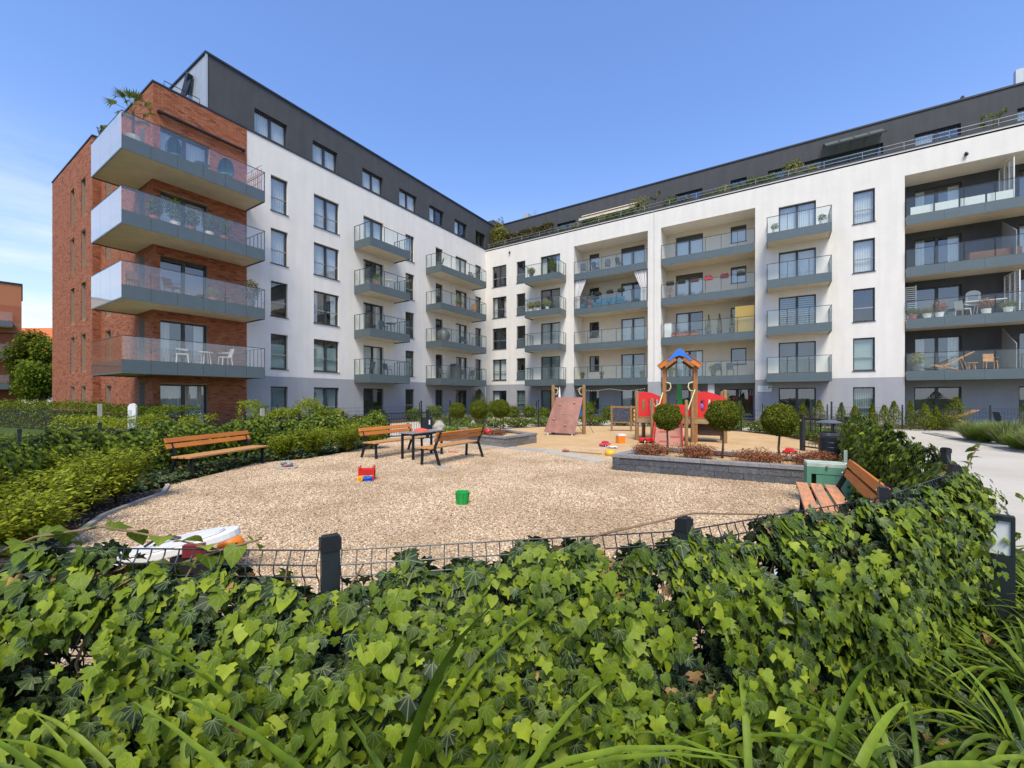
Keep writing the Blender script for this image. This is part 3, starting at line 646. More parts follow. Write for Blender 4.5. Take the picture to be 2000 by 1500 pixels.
bench(W(4.28,5.4), W(3.3,3.82), 'bench seen end on beside the green cabinet, with worn peeling seat planks', m_worn)
# table
t = empty('garden_table', W(-2.49,10.39), math.atan2(*( (W(-1.92,11.45)-W(-2.49,10.39)).normalized().yx )), 'small narrow dark table between two orange benches', 'table')
b = MB(); b.box(-.04,-.03,.655,1.24,.43,.685); b.build('table_top', M('grey_table_top', (.22,.21,.20), .5, ns=8, na=.2), t, bevel=.006)
b = MB(); b.box(0,0,.60,1.2,.02,.655); b.box(0,.38,.60,1.2,.40,.655); b.build('apron', m_black, t)
for x, y in ((.02,.02),(.02,.38),(1.17,.02),(1.17,.38)):
    b = MB(); b.box(x-.025,y-.025,0,x+.025,y+.025,.655); b.build('leg', m_black, t)
b = MB(); b.v = []; 
pts = []
for i in range(9):
    a = 2*PI*i/9; rr = random.uniform(.1,.2); pts.append((rr*math.cos(a)*1.3, rr*math.sin(a)*.8, random.uniform(.01,.05)))
n = len(pts)
for i in range(n): b.poly([(0,0,.09), pts[i], pts[(i+1)%n]])
for i in range(n): p, q = pts[i], pts[(i+1)%n]; b.quad(p,(p[0]*1.02,p[1]*1.02,0),(q[0]*1.02,q[1]*1.02,0),q)
m_redp = M('red_plastic', (.62,.022,.02), .35, ns=5, na=.08); m_redf = M('red_fabric', (.62,.09,.05), .8, ns=20, na=.15)
tag(b.build('red_cloth', m_redf, None, W(-2.42,10.95,.686)), 'crumpled red cloth lying on the small dark table', 'cloth')
tag(MB().box(-.16,-.1,0,.16,.1,.03).build('paving_slab', m_conc, None, W(-1.55,9.35,.0), (0,0,.5)), 'loose pale stone slab under the bench leg beside the table', 'slab')
# planters ----------------------------------------------------------
m_block = M('split_face_block', (.105,.11,.12), .95, ns=18, na=.35, bump=1.0, bs=45, rnd=[(0,(.75,.75,.78)),(.5,(1,1,1)),(1,(1.25,1.22,1.2))])
m_block2 = M('grey_split_block', (.19,.18,.165), .95, ns=18, na=.3, bump=1.0, bs=45, rnd=[(0,(.8,.8,.8)),(1,(1.15,1.12,1.1))])
m_cap = M('grey_capstone', (.24,.23,.225), .85, ns=14, na=.25, bump=.3, bs=90, rnd=[(0,(.9,.9,.9)),(1,(1.08,1.08,1.08))])
def planter(cpts, label, mat, h=.345, bl=.5):
    pts = [W(*p) for p in cpts]; c = sum(pts, Vector())/len(pts); r = empty('raised_planter', c, 0, label, 'planter'); n = len(pts)
    loc = [p-c for p in pts]; courses = 2; ch = (h-.06)/courses
    inner = []
    for i in range(n):
        a, p, q = loc[i-1], loc[i], loc[(i+1)%n]; d1 = (p-a).normalized(); d2 = (q-p).normalized()
        n1 = Vector((-d1.y,d1.x,0)); n2 = Vector((-d2.y,d2.x,0)); m = (n1+n2).normalized(); k = 1/max(.3, m.dot(n1)); inner.append((p, m*k))
    s = 1 if (inner[0][0]+inner[0][1]*.2).length < inner[0][0].length else -1
    for i in range(n):
        p, mp_ = inner[i]; q, mq = inner[(i+1)%n]; L = (q-p).length; d = (q-p).normalized(); nr = Vector((-d.y,d.x,0))*s
        for cidx in range(courses):
            x = -(bl/2 if cidx % 2 else 0)
            while x < L-.02:
                a, e = max(0, x)+.003, min(L, x+bl)-.003
                if e-a > .04:
                    j = random.uniform(0,.008); o_ = p+d*a+nr*j; o2 = p+d*e+nr*j; b = MB()
                    z0 = .0+cidx*ch+.002; z1 = z0+ch-.006; pp = [o_, o2, o2+nr*.15, o_+nr*.15]
                    b.prism([(v.x,v.y) for v in (pp if s > 0 else pp[::-1])], z0-(.05 if cidx == 0 else 0), z1); b.build('stone_block', mat, r)
                x += bl
        k = max(1, round(L/.6))
        for z in range(k):                                  # capstones with mitred corners
            f0, f1 = z/k, (z+1)/k; e0 = p.lerp(q,f0)-nr*.02+(d*.003 if z else -d*0); e1 = p.lerp(q,f1)-nr*.02-(d*.003 if z < k-1 else d*0)
            g0 = p+mp_*s*.2 if z == 0 else p.lerp(q,f0)+nr*.2+d*.003; g1 = q+mq*s*.2 if z == k-1 else p.lerp(q,f1)+nr*.2-d*.003
            if z == 0: e0 = p-mp_*s*.02
            if z == k-1: e1 = q-mq*s*.02
            pp = [e0,e1,g1,g0]; b = MB(); b.prism([(v.x,v.y) for v in (pp if s > 0 else pp[::-1])], h-.06, h+random.uniform(-.001,.001)); b.build('capstone', m_cap, r)
    b = MB(); b.poly([(p+m_*s*.12).to_3d()+Vector((0,0,h-.09)) for p, m_ in inner]); b.build('planter_soil', m_sand, r)
    return r
planter([(2.19,9.0),(5.3,7.36),(6.7,7.1),(6.3,8.45),(3.44,10.5)], 'long raised planter of dark split stone blocks holding three ball trees, beside the sand', m_block)
planter([(-.2,12.9),(.86,14.3),(-.5,16.3),(-2.9,17.6),(-2.6,15.0)], 'small raised planter of grey stone blocks behind the table and benches', m_block2)

# litter bin ------------------------------------------------------
t = empty('litter_bin', W(6.62,8.6), YAW, 'dark litter bin with a domed rain hood on a post behind the raised planter', 'litter bin')
m_bin = M('dark_navy_metal', (.02,.024,.035), .4, .3, ns=6, na=.15)
b = MB(); b.lathe([(.0,.30),(.17,.30),(.185,.33),(.185,.78),(.19,.80),(.17,.80),(.165,.5)], 24); b.build('bin_body', m_bin, t, smooth=False)
for z in (.45,.55,.65): b = MB(); b.lathe([(.186,z),(.19,z+.006),(.186,z+.012)], 24); b.build('rib', m_bin, t)
b = MB(); b.lathe([(.23,1.06),(.2,1.085),(.1,1.115),(0,1.125)], 24); b.lathe([(0,1.055),(.23,1.055),(.23,1.062)], 24); b.build('rain_hood', M('grey_metal_hood', (.16,.18,.2), .4, .5), t, smooth=True)
for a in (.4,2.4,4.5): b = MB(); b.tube([(.15*math.cos(a),.15*math.sin(a),.78),(.15*math.cos(a),.15*math.sin(a),1.06)], .012, 6); b.build('hood_support', m_bin, t)
b = MB(); b.lathe([(.05,.0),(.05,.3)], 12); b.build('post', m_bin, t)
b = MB(); b.lathe([(.182,.74),(.2,.8),(.192,.86),(.16,.83)], 18); b.build('bin_liner', M('bin_liner', (.07,.075,.09), .25), t)

# green cabinet --------------------------------------------------
m_green = M('faded_green_paint', (.115,.30,.20), .55, ns=4, na=.1, dirt=.2); m_gtop = M('pale_green_top', (.46,.56,.48), .6, ns=6, na=.15, dirt=.25)
t = empty('play_cabinet', W(4.40,6.15), YAW-.5, 'faded green wooden play cabinet with a pale top at the end of the worn bench', 'cabinet')
b = MB(); b.box(0,0,.56,.53,.34,.62); b.build('cabinet_top', m_gtop, t, bevel=.006)
b = MB(); b.box(0,0,0,.055,.03,.56); b.box(.055,0,.46,.53,.03,.56); b.box(0,.03,0,.02,.33,.56); b.box(.51,0,0,.53,.33,.46); b.box(.02,.31,.0,.51,.33,.56); b.build('cabinet_frame', m_green, t)
b = MB(); b.box(.115,.008,0,.51,.025,.455); b.build('door', m_green, t)
b = MB(); b.tube([(.24,-.01,.585),(.24,-.02,.55)], .012, 8); b.build('knob', M('rust', (.2,.08,.03), .8), t)
b = MB(); b.box(.49,.28,.62,.53,.31,.80); b.build('upright', m_gtop, t)

# climbing wall ---------------------------------------------------
m_log = M('weathered_log', (.24,.135,.055), .75, ns=5, na=.3, bump=.3, bs=40, stretch=(6,6,1)); m_panel = M('brown_rubber_panel', (.30,.135,.10), .7, ns=6, na=.15, bump=.1, dirt=.2)
t = empty('climbing_wall', W(2.4,17.6), YAW-.13, 'leaning brown climbing panel with small holds between two wooden posts', 'climbing wall')
for x in (-.64, .66):
    b = MB(); b.lathe([(.075,0),(.075,2.04),(.05,2.1),(0,2.12)], 12, (x,0,0)); b.build('post', m_log, t, smooth=True)
    b = MB(); s = 1 if x < 0 else -1; b.tube([(x+s*.07,-.03,1.98),(x+s*.19,-.03,1.96),(x+s*.21,-.03,1.84),(x+s*.16,-.03,1.72),(x+s*.07,-.03,1.68)], .022, 8); b.build('hand_grip', M('cream_grip', (.55,.45,.24), .5), t, smooth=True)
b = MB(); A_ = Vector((-.52,-.08,1.55)); B_ = Vector((.62,-.08,1.55)); C_ = Vector((.26,-.72,.08)); D_ = Vector((-1.0,-.55,.14)); th = Vector((0,.06,.03))
for q in ((A_,D_,C_,B_),(B_+th,C_+th,D_+th,A_+th),(A_,B_,B_+th,A_+th),(C_,D_,D_+th,C_+th),(B_,C_,C_+th,B_+th),(D_,A_,A_+th,D_+th)): b.quad(*q)
b.build('climbing_panel', m_panel, t)
for u, v in ((.24,.2),(.72,.14),(.45,.46),(.18,.62),(.62,.78)):
    p = A_.lerp(B_,u).lerp(D_.lerp(C_,u), v); b = MB(); b.ell(tuple(p+Vector((0,-.03,.0))), (.055,.045,.035), 8, 5, .15); b.build('climbing_hold', M('hold_clay', (.38,.25,.18), .7), t, smooth=True)
b = MB(); b.box(.42,.05,.75,.62,.09,1.25); b.build('blue_panel', M('blue_plastic', (.03,.22,.55), .4), t)
for x, y in ((.85,.5),(.4,.5)):
    b = MB(); b.tube([(x,0,.45),(x+.25,y,.02)], .012, 5); b.build('guy_rope', m_log, t)
for x, y in ((-.85,-.55),(.15,-.66)): b = MB(); b.tube([(x,y,.0),(x,y+.03,.15)], .04, 8); b.build('foot', M('pale_foot', (.5,.48,.44), .7), t)

# blackboard ------------------------------------------------------
t = empty('play_blackboard', W(4.58,19.2), YAW-.2, 'low wooden play frame with a chalk blackboard and a yellow block puzzle', 'play board')
for x in (0.06,.93): b = MB(); b.box(x-.045,-.045,0,x+.045,.045,1.2); b.build('post', m_log, t)
b = MB(); b.box(.0,-.03,1.08,1.35,.03,1.17); b.box(0.1,-.03,.38,1.35,.03,.45); b.build('rail', m_log, t)
m = M('chalked_board', (.022,.026,.05), .6, ns=14, na=.2); ntc = m.node_tree
n = ntc.nodes.new('ShaderNodeTexNoise'); n.inputs['Scale'].default_value = 9; n.inputs['Detail'].default_value = 2; n.inputs['Distortion'].default_value = 2.5
tcx = ntc.nodes.new('ShaderNodeTexCoord'); ntc.links.new(tcx.outputs['Object'], n.inputs['Vector'])
cc = ramp(ntc, n.outputs[0], [(.48,(.022,.026,.05)),(.5,(.25,.27,.33)),(.52,(.03,.035,.06))]); ntc.links.new(cc, ntc.nodes['Principled BSDF'].inputs['Base Color'])
b = MB(); b.box(.13,-.02,.47,.86,.02,1.06); b.build('blackboard', m, t)
b = MB(); b.box(1.0,-.02,.47,1.24,.02,1.06); b.build('puzzle_frame', M('dark_brown', (.07,.035,.015), .6), t)
m_yel = M('yellow_block', (.72,.40,.07), .45)
for z in (.5,.69,.88): b = MB(); b.box(1.04,-.05,z,1.19,-.015,z+.14); b.build('puzzle_block', m_yel, t, bevel=.01)

# play tower ------------------------------------------------------
m_bluep = M('blue_roof', (.02,.17,.62), .4); m_edge = M('dark_roof_edge', (.03,.035,.05), .6); m_gp = M('green_plastic', (.03,.30,.04), .4); m_grip = M('pale_yellow_grip', (.62,.60,.28), .45)
m_owood = M('warm_brown_post', (.30,.13,.04), .6, ns=5, na=.3, bump=.2, bs=40, stretch=(6,6,1)); m_ramp = M('brown_ramp', (.36,.17,.12), .7, ns=5, na=.1)
m_deck = M('deck_board', (.30,.20,.09), .8, ns=5, na=.25, stretch=(1,8,8))
t = empty('play_tower', W(6.09,15.0), YAW-.38, 'wooden play tower with blue peaked roof, red railings and a brown ramp', 'play tower')
def post(x, y, h, m=m_owood, r=.07):
    b = MB(); b.lathe([(r,0),(r,h-.04),(r*.6,h),(0,h+.01)], 10, (x,y,0)); return b.build('post', m, t, smooth=True)
for x in (-.5,.52):
    for y in (-.4,.5):
        b = MB(); b.box(x-.07,y-.07,0,x+.07,y+.07,2.7); b.build('post', m_owood, t, bevel=.01)
post(-1.45,-.4,1.82,m_log); post(-1.28,.5,1.78,m_log); post(1.45,-.35,1.84,m_log); post(1.45,.6,1.8,m_log)
post(-.9,-.8,1.55,m_log,.055); post(.2,-1.75,1.5,m_log,.055); post(.42,-.5,1.75,m_log,.06)
for (x0, x1, nm) in ((-1.45,-.57,'l'),(.5,1.45,'r')):         # wavy red railing panels with slots, front and back
    for y in (-.42,.52):
        b = MB(); zc = .88; N_ = 8; top = lambda u: 1.66+.12*math.sin(u*PI*1.1+.5)
        slots = [(.22,.34),(.46,.58),(.70,.82)]
        for i in range(24):
            u0, u1 = i/24, (i+1)/24; X0, X1 = x0+(x1-x0)*u0, x0+(x1-x0)*u1; um = (u0+u1)/2
            cut = any(a < um < c for a, c in slots)
            segs = [(zc, 1.08),(1.5, None)] if cut else [(zc, None)]
            for z0, z1 in segs:
                za = z1 if z1 else top(u0); zb = z1 if z1 else top(u1)
                for yy, fl in ((y-.01,0),(y+.01,1)):
                    q = [(X0,yy,z0),(X1,yy,z0),(X1,yy,zb),(X0,yy,za)]; b.quad(*(q if not fl else q[::-1]))
                b.quad((X0,y-.01,za),(X1,y-.01,zb),(X1,y+.01,zb),(X0,y+.01,za)); b.quad((X0,y+.01,z0),(X1,y+.01,z0),(X1,y-.01,z0),(X0,y-.01,z0))
        b.build('red_railing', m_redp, t)
for x0, x1 in ((-1.45,-.6),(-.6,.55),(.55,1.48)):
    for i in range(6): b = MB(); y = -.45+i*.17; b.box(x0+.01,y,.80,x1-.01,y+.155,.84); b.build('deck_board', m_deck, t)
    b = MB(); b.box(x0,-.49,.66,x1,-.45,.80); b.build('beam', m_deck, t)
b = MB(); b.box(-.45,-.43,.9,.36,-.41,1.32); b.build('red_panel', m_redp, t)
b = MB(); b.slab([(-.08,1.0),(.28,1.0),(.12,1.3),(.08,2.05),(-.08,2.05)], .42,.46); b.build('green_panel', m_gp, t)
b = MB(); b.box(.62,-.3,.25,1.36,.5,.66); b.build('hiding_box', M('dark_brown_box', (.05,.025,.015), .8), t)
for s in (-1, 1):                                                # roof
    b = MB(); b.bar((s*.72,-.02,2.70),(s*.0,-.02,3.26),1.25,.05,(0,0,1)); b.build('roof_slope', m_edge, t)
    for y in (-.62,.6):
        b = MB(); o_ = Vector((s*.68,y,2.66)); p_ = Vector((s*.0,y,3.2)); b.bar(o_, p_, .05, .17); b.build('roof_board', m_orange, t)
        b = MB(); b.bar((s*.46,y-.004,2.66),(s*.12,y-.004,2.93),.045,.10); b.build('roof_brace', m_owood, t)
b = MB(); b.slab([(-.42,2.88),(-.34,2.86),(-.2,2.98),(0,3.04),(.2,2.98),(.34,2.86),(.42,2.88),(.02,3.3),(-.02,3.3)], -.67,-.65); b.build('blue_gable', m_bluep, t)
# ramp with red cheeks and steps
b = MB(); b.quad((-.78,-1.95,.02),(.08,-1.95,.02),(.06,-.5,.84),(-.74,-.5,.84)); b.quad((-.78,-1.95,-.03),(-.74,-.5,.79),(.06,-.5,.79),(.08,-1.95,-.03)); b.build('ramp', m_ramp, t)
for (xa, xb) in ((-.81,-.77),(.085,.065)):
    b = MB(); b.bar((xa,-1.97,.1),(xb,-.5,.92),.03,.26); b.build('ramp_cheek', m_redp, t)
for i, (x0, x1) in enumerate(((-.62,-.38),(-.28,.0),(-.62,-.36),(-.26,.02),(-.6,-.3))):
    f = .12+i*.17; y = -1.95+1.45*f; z = .02+.82*f; b = MB(); b.box(x0,y-.02,z,x1,y+.05,z+.045); b.build('foothold', M('red_hold', (.55,.10,.06), .5), t)
for pts in ([(-.9,-.8,1.5),(-.82,-.72,1.25),(-.66,-.6,1.35),(-.55,-.48,1.75)], [(.2,-1.75,1.0),(.26,-1.4,1.2),(.36,-.9,1.45),(.5,-.5,1.85)]):
    b = MB(); b.tube(pts, .02, 8); b.build('handrail', m_grip, t, smooth=True)
for s in (-1,1):
    b = MB(); x = s*.45; b.tube([(x,-.5,2.12),(x-s*.14,-.52,2.08),(x-s*.17,-.52,1.95),(x-s*.12,-.52,1.83),(x,-.5,1.8)], .02, 8); b.build('hand_grip', m_grip, t, smooth=True)
b = MB(); b.ell((.72,-.44,1.28),(.05,.02,.09),8,5); b.build('purple_figure', M('purple', (.25,.12,.55), .5), t)
b = MB(); b.ell((.72,-.445,1.42),(.04,.02,.04),8,5); b.build('black_knob', m_black, t)

# mesh fence helper ------------------------------------------------
m_fence = M('anthracite_fence', (.022,.03,.034), .4, .3, ns=6, na=.15)
def fence(name, pts, h, label, cat='fence', detail=True, ph=None, skip=(), pw=.06, group=None):
    P0 = pts[0]; r = empty(name, P0, 0, label, cat, group); ph = ph or h+.055
    pm = MB().box(-pw/2,-pw/3,-.1,pw/2,pw/3,ph-.05).mesh('post', m_fence); cm = MB().box(-pw/2-.004,-pw/3-.004,ph-.05,pw/2+.004,pw/3+.004,ph-.008).box(-pw/2+.003,-pw/3+.003,ph-.008,pw/2-.003,pw/3-.003,ph).mesh('cap', m_black)
    for i, p in enumerate(pts):
        a = pts[max(0,i-1)]; c = pts[min(len(pts)-1,i+1)]; v = c-a
        o = link('post', pm, r, p-P0, (0,0,math.atan2(v.y,v.x)+ (0.5 if detail else 0))); link('cap', cm, o)
    for i, (p, q) in enumerate(zip(pts, pts[1:])):
        if i in skip: continue
        v = q-p; L = v.length; d = v/L; nr = Vector((-d.y,d.x,0)); b = MB(); wr = .0026 if detail else .004; sd = 5 if detail else 4
        zs = [h, h-.045, h-.09, h-.29, h-.34, h-.39, h-.6, h-.8, .25,.2,.15,.03] if detail else [h, h-.2, h-.4, h-.6, .1]
        def prof(z):
            if not detail: return 0
            for c0 in (h-.06, h-.34, .2):
                if abs(z-c0) < .05: return -.028*(1-abs(z-c0)/.05)
            return 0
        for z in zs: o_ = nr*prof(z); b.tube([p-P0+d*.04+o_+Vector((0,0,z)), q-P0-d*.04+o_+Vector((0,0,z))], wr*1.15, sd)
        st = .05 if detail else .1; n = int((L-.08)/st)
        zp = [h, h-.02, h-.045, h-.075, h-.11, h-.28, h-.34, h-.4, .28,.2,.12,0.0] if detail else [h, 0]
        for k in range(n+1):
            s = p-P0+d*(.04+k*(L-.08)/max(1,n)); b.tube([s+nr*prof(z)+Vector((0,0,z)) for z in zp], wr, 4, False)
        b.build('wire_panel', m_fence, r)
    return r
fence('mesh_fence', [W(*p) for p in FENCE[:12]], 1.055, 'anthracite wire mesh fence with square posts, grown over with ivy, nearest the viewer')
fence('mesh_fence', [W(*p) for p in [(-3.4,1.8)]+FENCE[-1:23:-1]], 1.0, 'anthracite wire mesh fence inside the ivy hedge behind the lone bench', ph=1.13)
fence('mesh_fence', [W(*p) for p in FENCE[12:24]], 1.0, 'thin dark wire mesh fence curving round the far side of the sand', detail=False, ph=1.45, pw=.05)
# gate posts and rails at the two entrances
def gate(p, q, label, h=1.0):
    v = q-p; r = empty('garden_gate', p, math.atan2(v.y,v.x), label, 'gate'); L = v.length
    for x in (0, L): b = MB(); b.box(x-.05,-.05,0,x+.05,.05,h); b.build('post', m_fence, r); b = MB(); b.box(x-.056,-.056,h,x+.056,.056,h+.02); b.build('cap', m_black, r)
    b = MB(); b.box(.08,-.02,h-.12,L-.08,.02,h-.07); b.box(.08,-.02,.12,L-.08,.02,.16); b.build('gate_frame', m_fence, r)
    for k in range(int((L-.2)/.1)): b = MB(); b.tube([(.12+k*.1,0,.16),(.12+k*.1,0,h-.12)], .007, 5); b.build('bar', m_fence, r)
    return r
g = gate(W(-4.7,15.0), W(-3.3,16.1), 'low dark metal gate with a lock box beside the hedge, behind the benches', 1.08)
L_ = (W(-3.3,16.1)-W(-4.7,15.0)).length
b = MB(); b.box(L_-.2,-.07,.1,L_+.18,.07,.8); b.build('lock_box', m_fence, g); b = MB(); b.box(L_+.02,-.085,.52,L_+.07,-.07,.7); b.build('white_plate', M('white_plate', (.75,.75,.75), .5), g)
b = MB(); b.box(-.02,-.07,.1,.25,.07,.75); b.build('box_panel', m_fence, g)
g = gate(W(8.87,10.9), W(8.6,12.2), 'dark metal gate standing open behind the litter bin', 1.05)

# bollard lamp -----------------------------------------------------
t = empty('bollard_lamp', W(3.22,2.74), YAW-.8, 'low dark bollard lamp with a white light panel among the daylilies', 'bollard lamp')
b = MB(); b.box(-.10,-.05,0,.10,.05,.50); b.box(-.10,-.05,.50,-.08,.05,.73); b.box(.08,-.05,.50,.10,.05,.73); b.box(-.08,-.05,.705,.08,.05,.73); b.box(-.08,.02,.50,.08,.05,.705); b.build('housing', m_fence, t)
b = MB(); b.box(-.078,-.03,.503,.078,.018,.70); b.build('light_panel', M('opal_panel', (.62,.65,.66), .35), t)

t.scale = (.78,.78,1.12)
# toys -------------------------------------------------------------
m_blue = M('blue_toy', (.02,.09,.45), .4); m_yt = M('yellow_toy', (.78,.42,.02), .4); m_or = M('orange_toy', (.85,.22,.01), .45); m_wh = M('white_plastic', (.74,.74,.72), .4, ns=5, na=.06, dirt=.1); m_pink = M('pink_toy', (.65,.08,.2), .4)
t = empty('toy_wagon', W(-2.78,7.9), YAW+.15, 'red toy wagon with a yellow wheel tipped over blue toy parts on the gravel', 'toy wagon')
b = MB(); b.quad((-.15,-.1,.13),(.15,-.1,.13),(.17,-.12,.26),(-.17,-.12,.26)); b.quad((.15,.1,.13),(-.15,.1,.13),(-.17,.12,.26),(.17,.12,.26)); b.quad((-.15,.1,.13),(-.15,-.1,.13),(-.17,-.12,.26),(-.17,.12,.26)); b.quad((.15,-.1,.13),(.15,.1,.13),(.17,.12,.26),(.17,-.12,.26)); b.quad((-.15,-.1,.13),(-.15,.1,.13),(.15,.1,.13),(.15,-.1,.13)); b.build('tub', m_redp, t)
for x in (-.165,.165):
    for y in (-.1,.1): b = MB(); b.box(x-.014,y-.014,.02,x+.014,y+.014,.33); b.build('corner_post', m_redp, t)
b = MB(); b.tube([(-.13,-.17,.065),(-.13,-.12,.065)], .065, 18); b.build('wheel', m_yt, t)
b = MB(); b.tube([(-.13,-.172,.065),(-.13,-.178,.065)], .03, 10); b.build('hub', m_or, t)
b = MB(); b.ell((.03,-.1,.07),(.13,.06,.05),10,6,.2); b.build('blue_body', m_blue, t); b = MB(); b.box(-.02,-.16,.0,.15,-.05,.035); b.build('blue_scoop', m_blue, t)
b = MB(); b.lathe([(0,0),(.075,0),(.095,.17),(.1,.175),(.1,.19),(.09,.19),(.07,.02)], 16); t = tag(b.build('toy_bucket', M('green_bucket', (.01,.36,.07), .4), None, W(-.74,6.15)), 'small green plastic bucket standing on the gravel', 'bucket')
for k in range(8): a = k*PI/4; b = MB(); b.bar((.08*math.cos(a),.08*math.sin(a),.01),(.1*math.cos(a),.1*math.sin(a),.17),.012,.012); b.build('rib', m_gp, t)
t = tag(MB().ell((0,0,0),(.118,.118,.118),20,12).build('ball', m_or, None, W(-2.78,4.08,.118), smooth=True), 'orange ball lying on the gravel behind the near fence', 'ball')
# white rocker board
t = empty('rocking_board', W(-3.05,3.62,.0), YAW+.12, 'white rounded rocking board with a rope handle behind the near fence', 'rocking toy')
prof = []
for i in range(40):
    a = 2*PI*i/40; prof.append((.62*math.cos(a)*(1 if math.cos(a) > 0 else .95), .25*math.sin(a)*(1+.12*math.cos(a))))
b = MB(); b.prism(prof, -.035, .035); o = b.build('board', m_wh, t, (0,0,.26), (0,-.22,0), bevel=.012)
b = MB(); b.prism([(p[0]*.9-.06,p[1]*.85-.02) for p in prof], 0, .02); b.build('top_skin', m_wh, t, (0,0,.30), (0,-.22,0))
b = MB(); b.tube([(-.12,-.06,.31),(-.05,-.04,.36),(.05,-.02,.38),(.13,0,.355)], .012, 6); b.tube([(-.02,-.1,.33),(.02,.05,.37)], .01, 6); b.build('rope_handle', m_black, t)
b = MB(); b.box(.30,-.26,.27,.44,-.17,.37); b.build('maroon_block', M('maroon', (.16,.015,.02), .5), t); b = MB(); b.box(.20,-.25,.06,.44,-.12,.268); b.build('black_block', m_black, t)
b = MB(); b.tube([(.14,-.205,.3),(.14,-.225,.3)], .025, 10); b.build('brass_ring', M('brass', (.35,.2,.05), .4, .6), t)
b = MB(); b.box(-.5,-.2,.0,-.1,.1,.15); b.build('base', m_black, t)
bpy.data.objects['toy_wagon'].scale = (.8,.8,.85)
# toy vehicles
def toycar(name, loc, rz, body, cab, label, L=.36, cat='toy car', roof=True):
    t = empty(name, loc, rz, label, cat); w = L*.5; h = L*.42
    b = MB(); b.slab([(-L/2,h*.25),(L/2,h*.25),(L/2,h*.55),(L*.3,h*.68),(-L*.05,h*.7),(-L*.48,h*.6)], -w/2, w/2); b.build('body', body, t, bevel=.012)
    if roof: b = MB(); b.slab([(-L*.3,h*.68),(L*.22,h*.68),(L*.1,h*1.05),(-L*.2,h*1.05)], -w*.42, w*.42); b.build('cab', cab, t, bevel=.01)
    for x in (-L*.3, L*.3):
        for y in (-w/2, w/2): b = MB(); b.tube([(x,y-.02,h*.27),(x,y+.02,h*.27)], h*.27, 14); o = b.build('wheel', m_black, t); b = MB(); b.tube([(x,y-.024,h*.27),(x,y+.024,h*.27)], h*.12, 8); b.build('hub', m_wh, o)
    return t
toycar('toy_car', at(1543,886), YAW+.3, m_redp, m_redp, 'red toy car alone on the sand behind the right ball tree', .36)
t = toycar('ride_on_car', W(4.72,14.3), YAW+PI+.1, m_redp, m_redp, 'big red ride-on car beneath the left deck of the play tower', .62, 'ride-on car', False)
b = MB(); b.box(-.27,-.05,.2,-.22,.05,.5); b.build('backrest', m_redp, t)
toycar('toy_digger', at(1183,872), YAW+.5, m_pink, m_redp, 'pink and red toy truck lying in the sand by the yellow bucket', .4, 'toy truck')
toycar('toy_van', at(1196,876), YAW-.4, m_wh, m_yt, 'small white and yellow toy van in front of the pink toy truck', .3, 'toy van')
b = MB(); b.box(-.13,-.1,0,.13,.1,.26); t = b.build('toy_crate', m_or, None, at(1212,866), (0,0,YAW+.3)); tag(t, 'orange box with a white lid among the toys on the sand', 'toy box'); b = MB(); b.box(-.14,-.11,.26,.14,.11,.33); b.build('lid', m_wh, t)
b = MB(); b.lathe([(0,.0),(.12,0),(.15,.06),(.14,.12),(.07,.17),(0,.175)], 14); tag(b.build('upturned_bucket', m_yt, None, at(1192,890), smooth=True), 'yellow plastic bucket upside down beside the raised planter corner', 'bucket')
t = empty('toy_broom', at(1108,884), YAW-.15, 'long thin stick with a reddish head lying across the sand edge', 'toy broom')
b = MB(); b.tube([(.0,0,.04),(.95,-.35,.03)], .012, 6); b.build('handle', m_log, t); b = MB(); b.ell((-.05,.02,.05),(.1,.07,.05),8,5,.2); b.build('head', M('rust_red', (.35,.12,.06), .7), t)
b = MB(); b.slab([(-.14,.0),(.14,.0),(.1,.03),(-.1,.035)], -.05,.05); tag(b.build('toy_shovel', m_redf, None, at(884,884), (0,0,YAW)), 'flat red toy shovel on the sand under the bench', 'toy shovel')
t = empty('toy_pile', at(560,914), YAW, 'little pile of painted stones on a grey dish in front of the hedge', 'stone pile')
b = MB(); b.lathe([(0,.0),(.2,.0),(.23,.02),(.2,.03),(0,.03)], 14); b.build('dish', m_conc, t)
for k in range(8):
    a = k*.8; b = MB(); b.ell((.09*math.cos(a),.06*math.sin(a),.07+.03*(k%3)),(.055,.045,.04),8,5,.15); b.build('stone', [M('painted_stone_a', (.3,.12,.1), .6), M('painted_stone_b', (.3,.33,.28), .6), m_conc][k%3], t)
t = empty('toy_ball', W(-.78,13.6,.345), 0, 'small red toy with a dark lid on the rim of the small planter', 'toy'); b = MB(); b.ell((0,0,.11),(.13,.11,.11),12,8); b.build('body', m_redp, t, smooth=True); b = MB(); b.ell((-.05,0,.2),(.09,.08,.06),10,6); b.build('lid', M('slate', (.1,.13,.17), .5), t, smooth=True)
b = MB(); b.ell((0,0,.09),(.12,.1,.09),12,8); tag(b.build('yellow_toy', m_yt, None, W(2.1,3.35), smooth=True), 'yellow toy seen through the ivy behind the near fence', 'toy')
b = MB(); b.lathe([(.0,0),(.08,0),(.1,.06),(.09,.07),(0,.06)], 14); tag(b.build('blue_tray', M('pale_blue', (.4,.52,.62), .4), None, W(1.95,3.1,.2)), 'pale blue tub seen through the ivy near the fence post', 'tub')
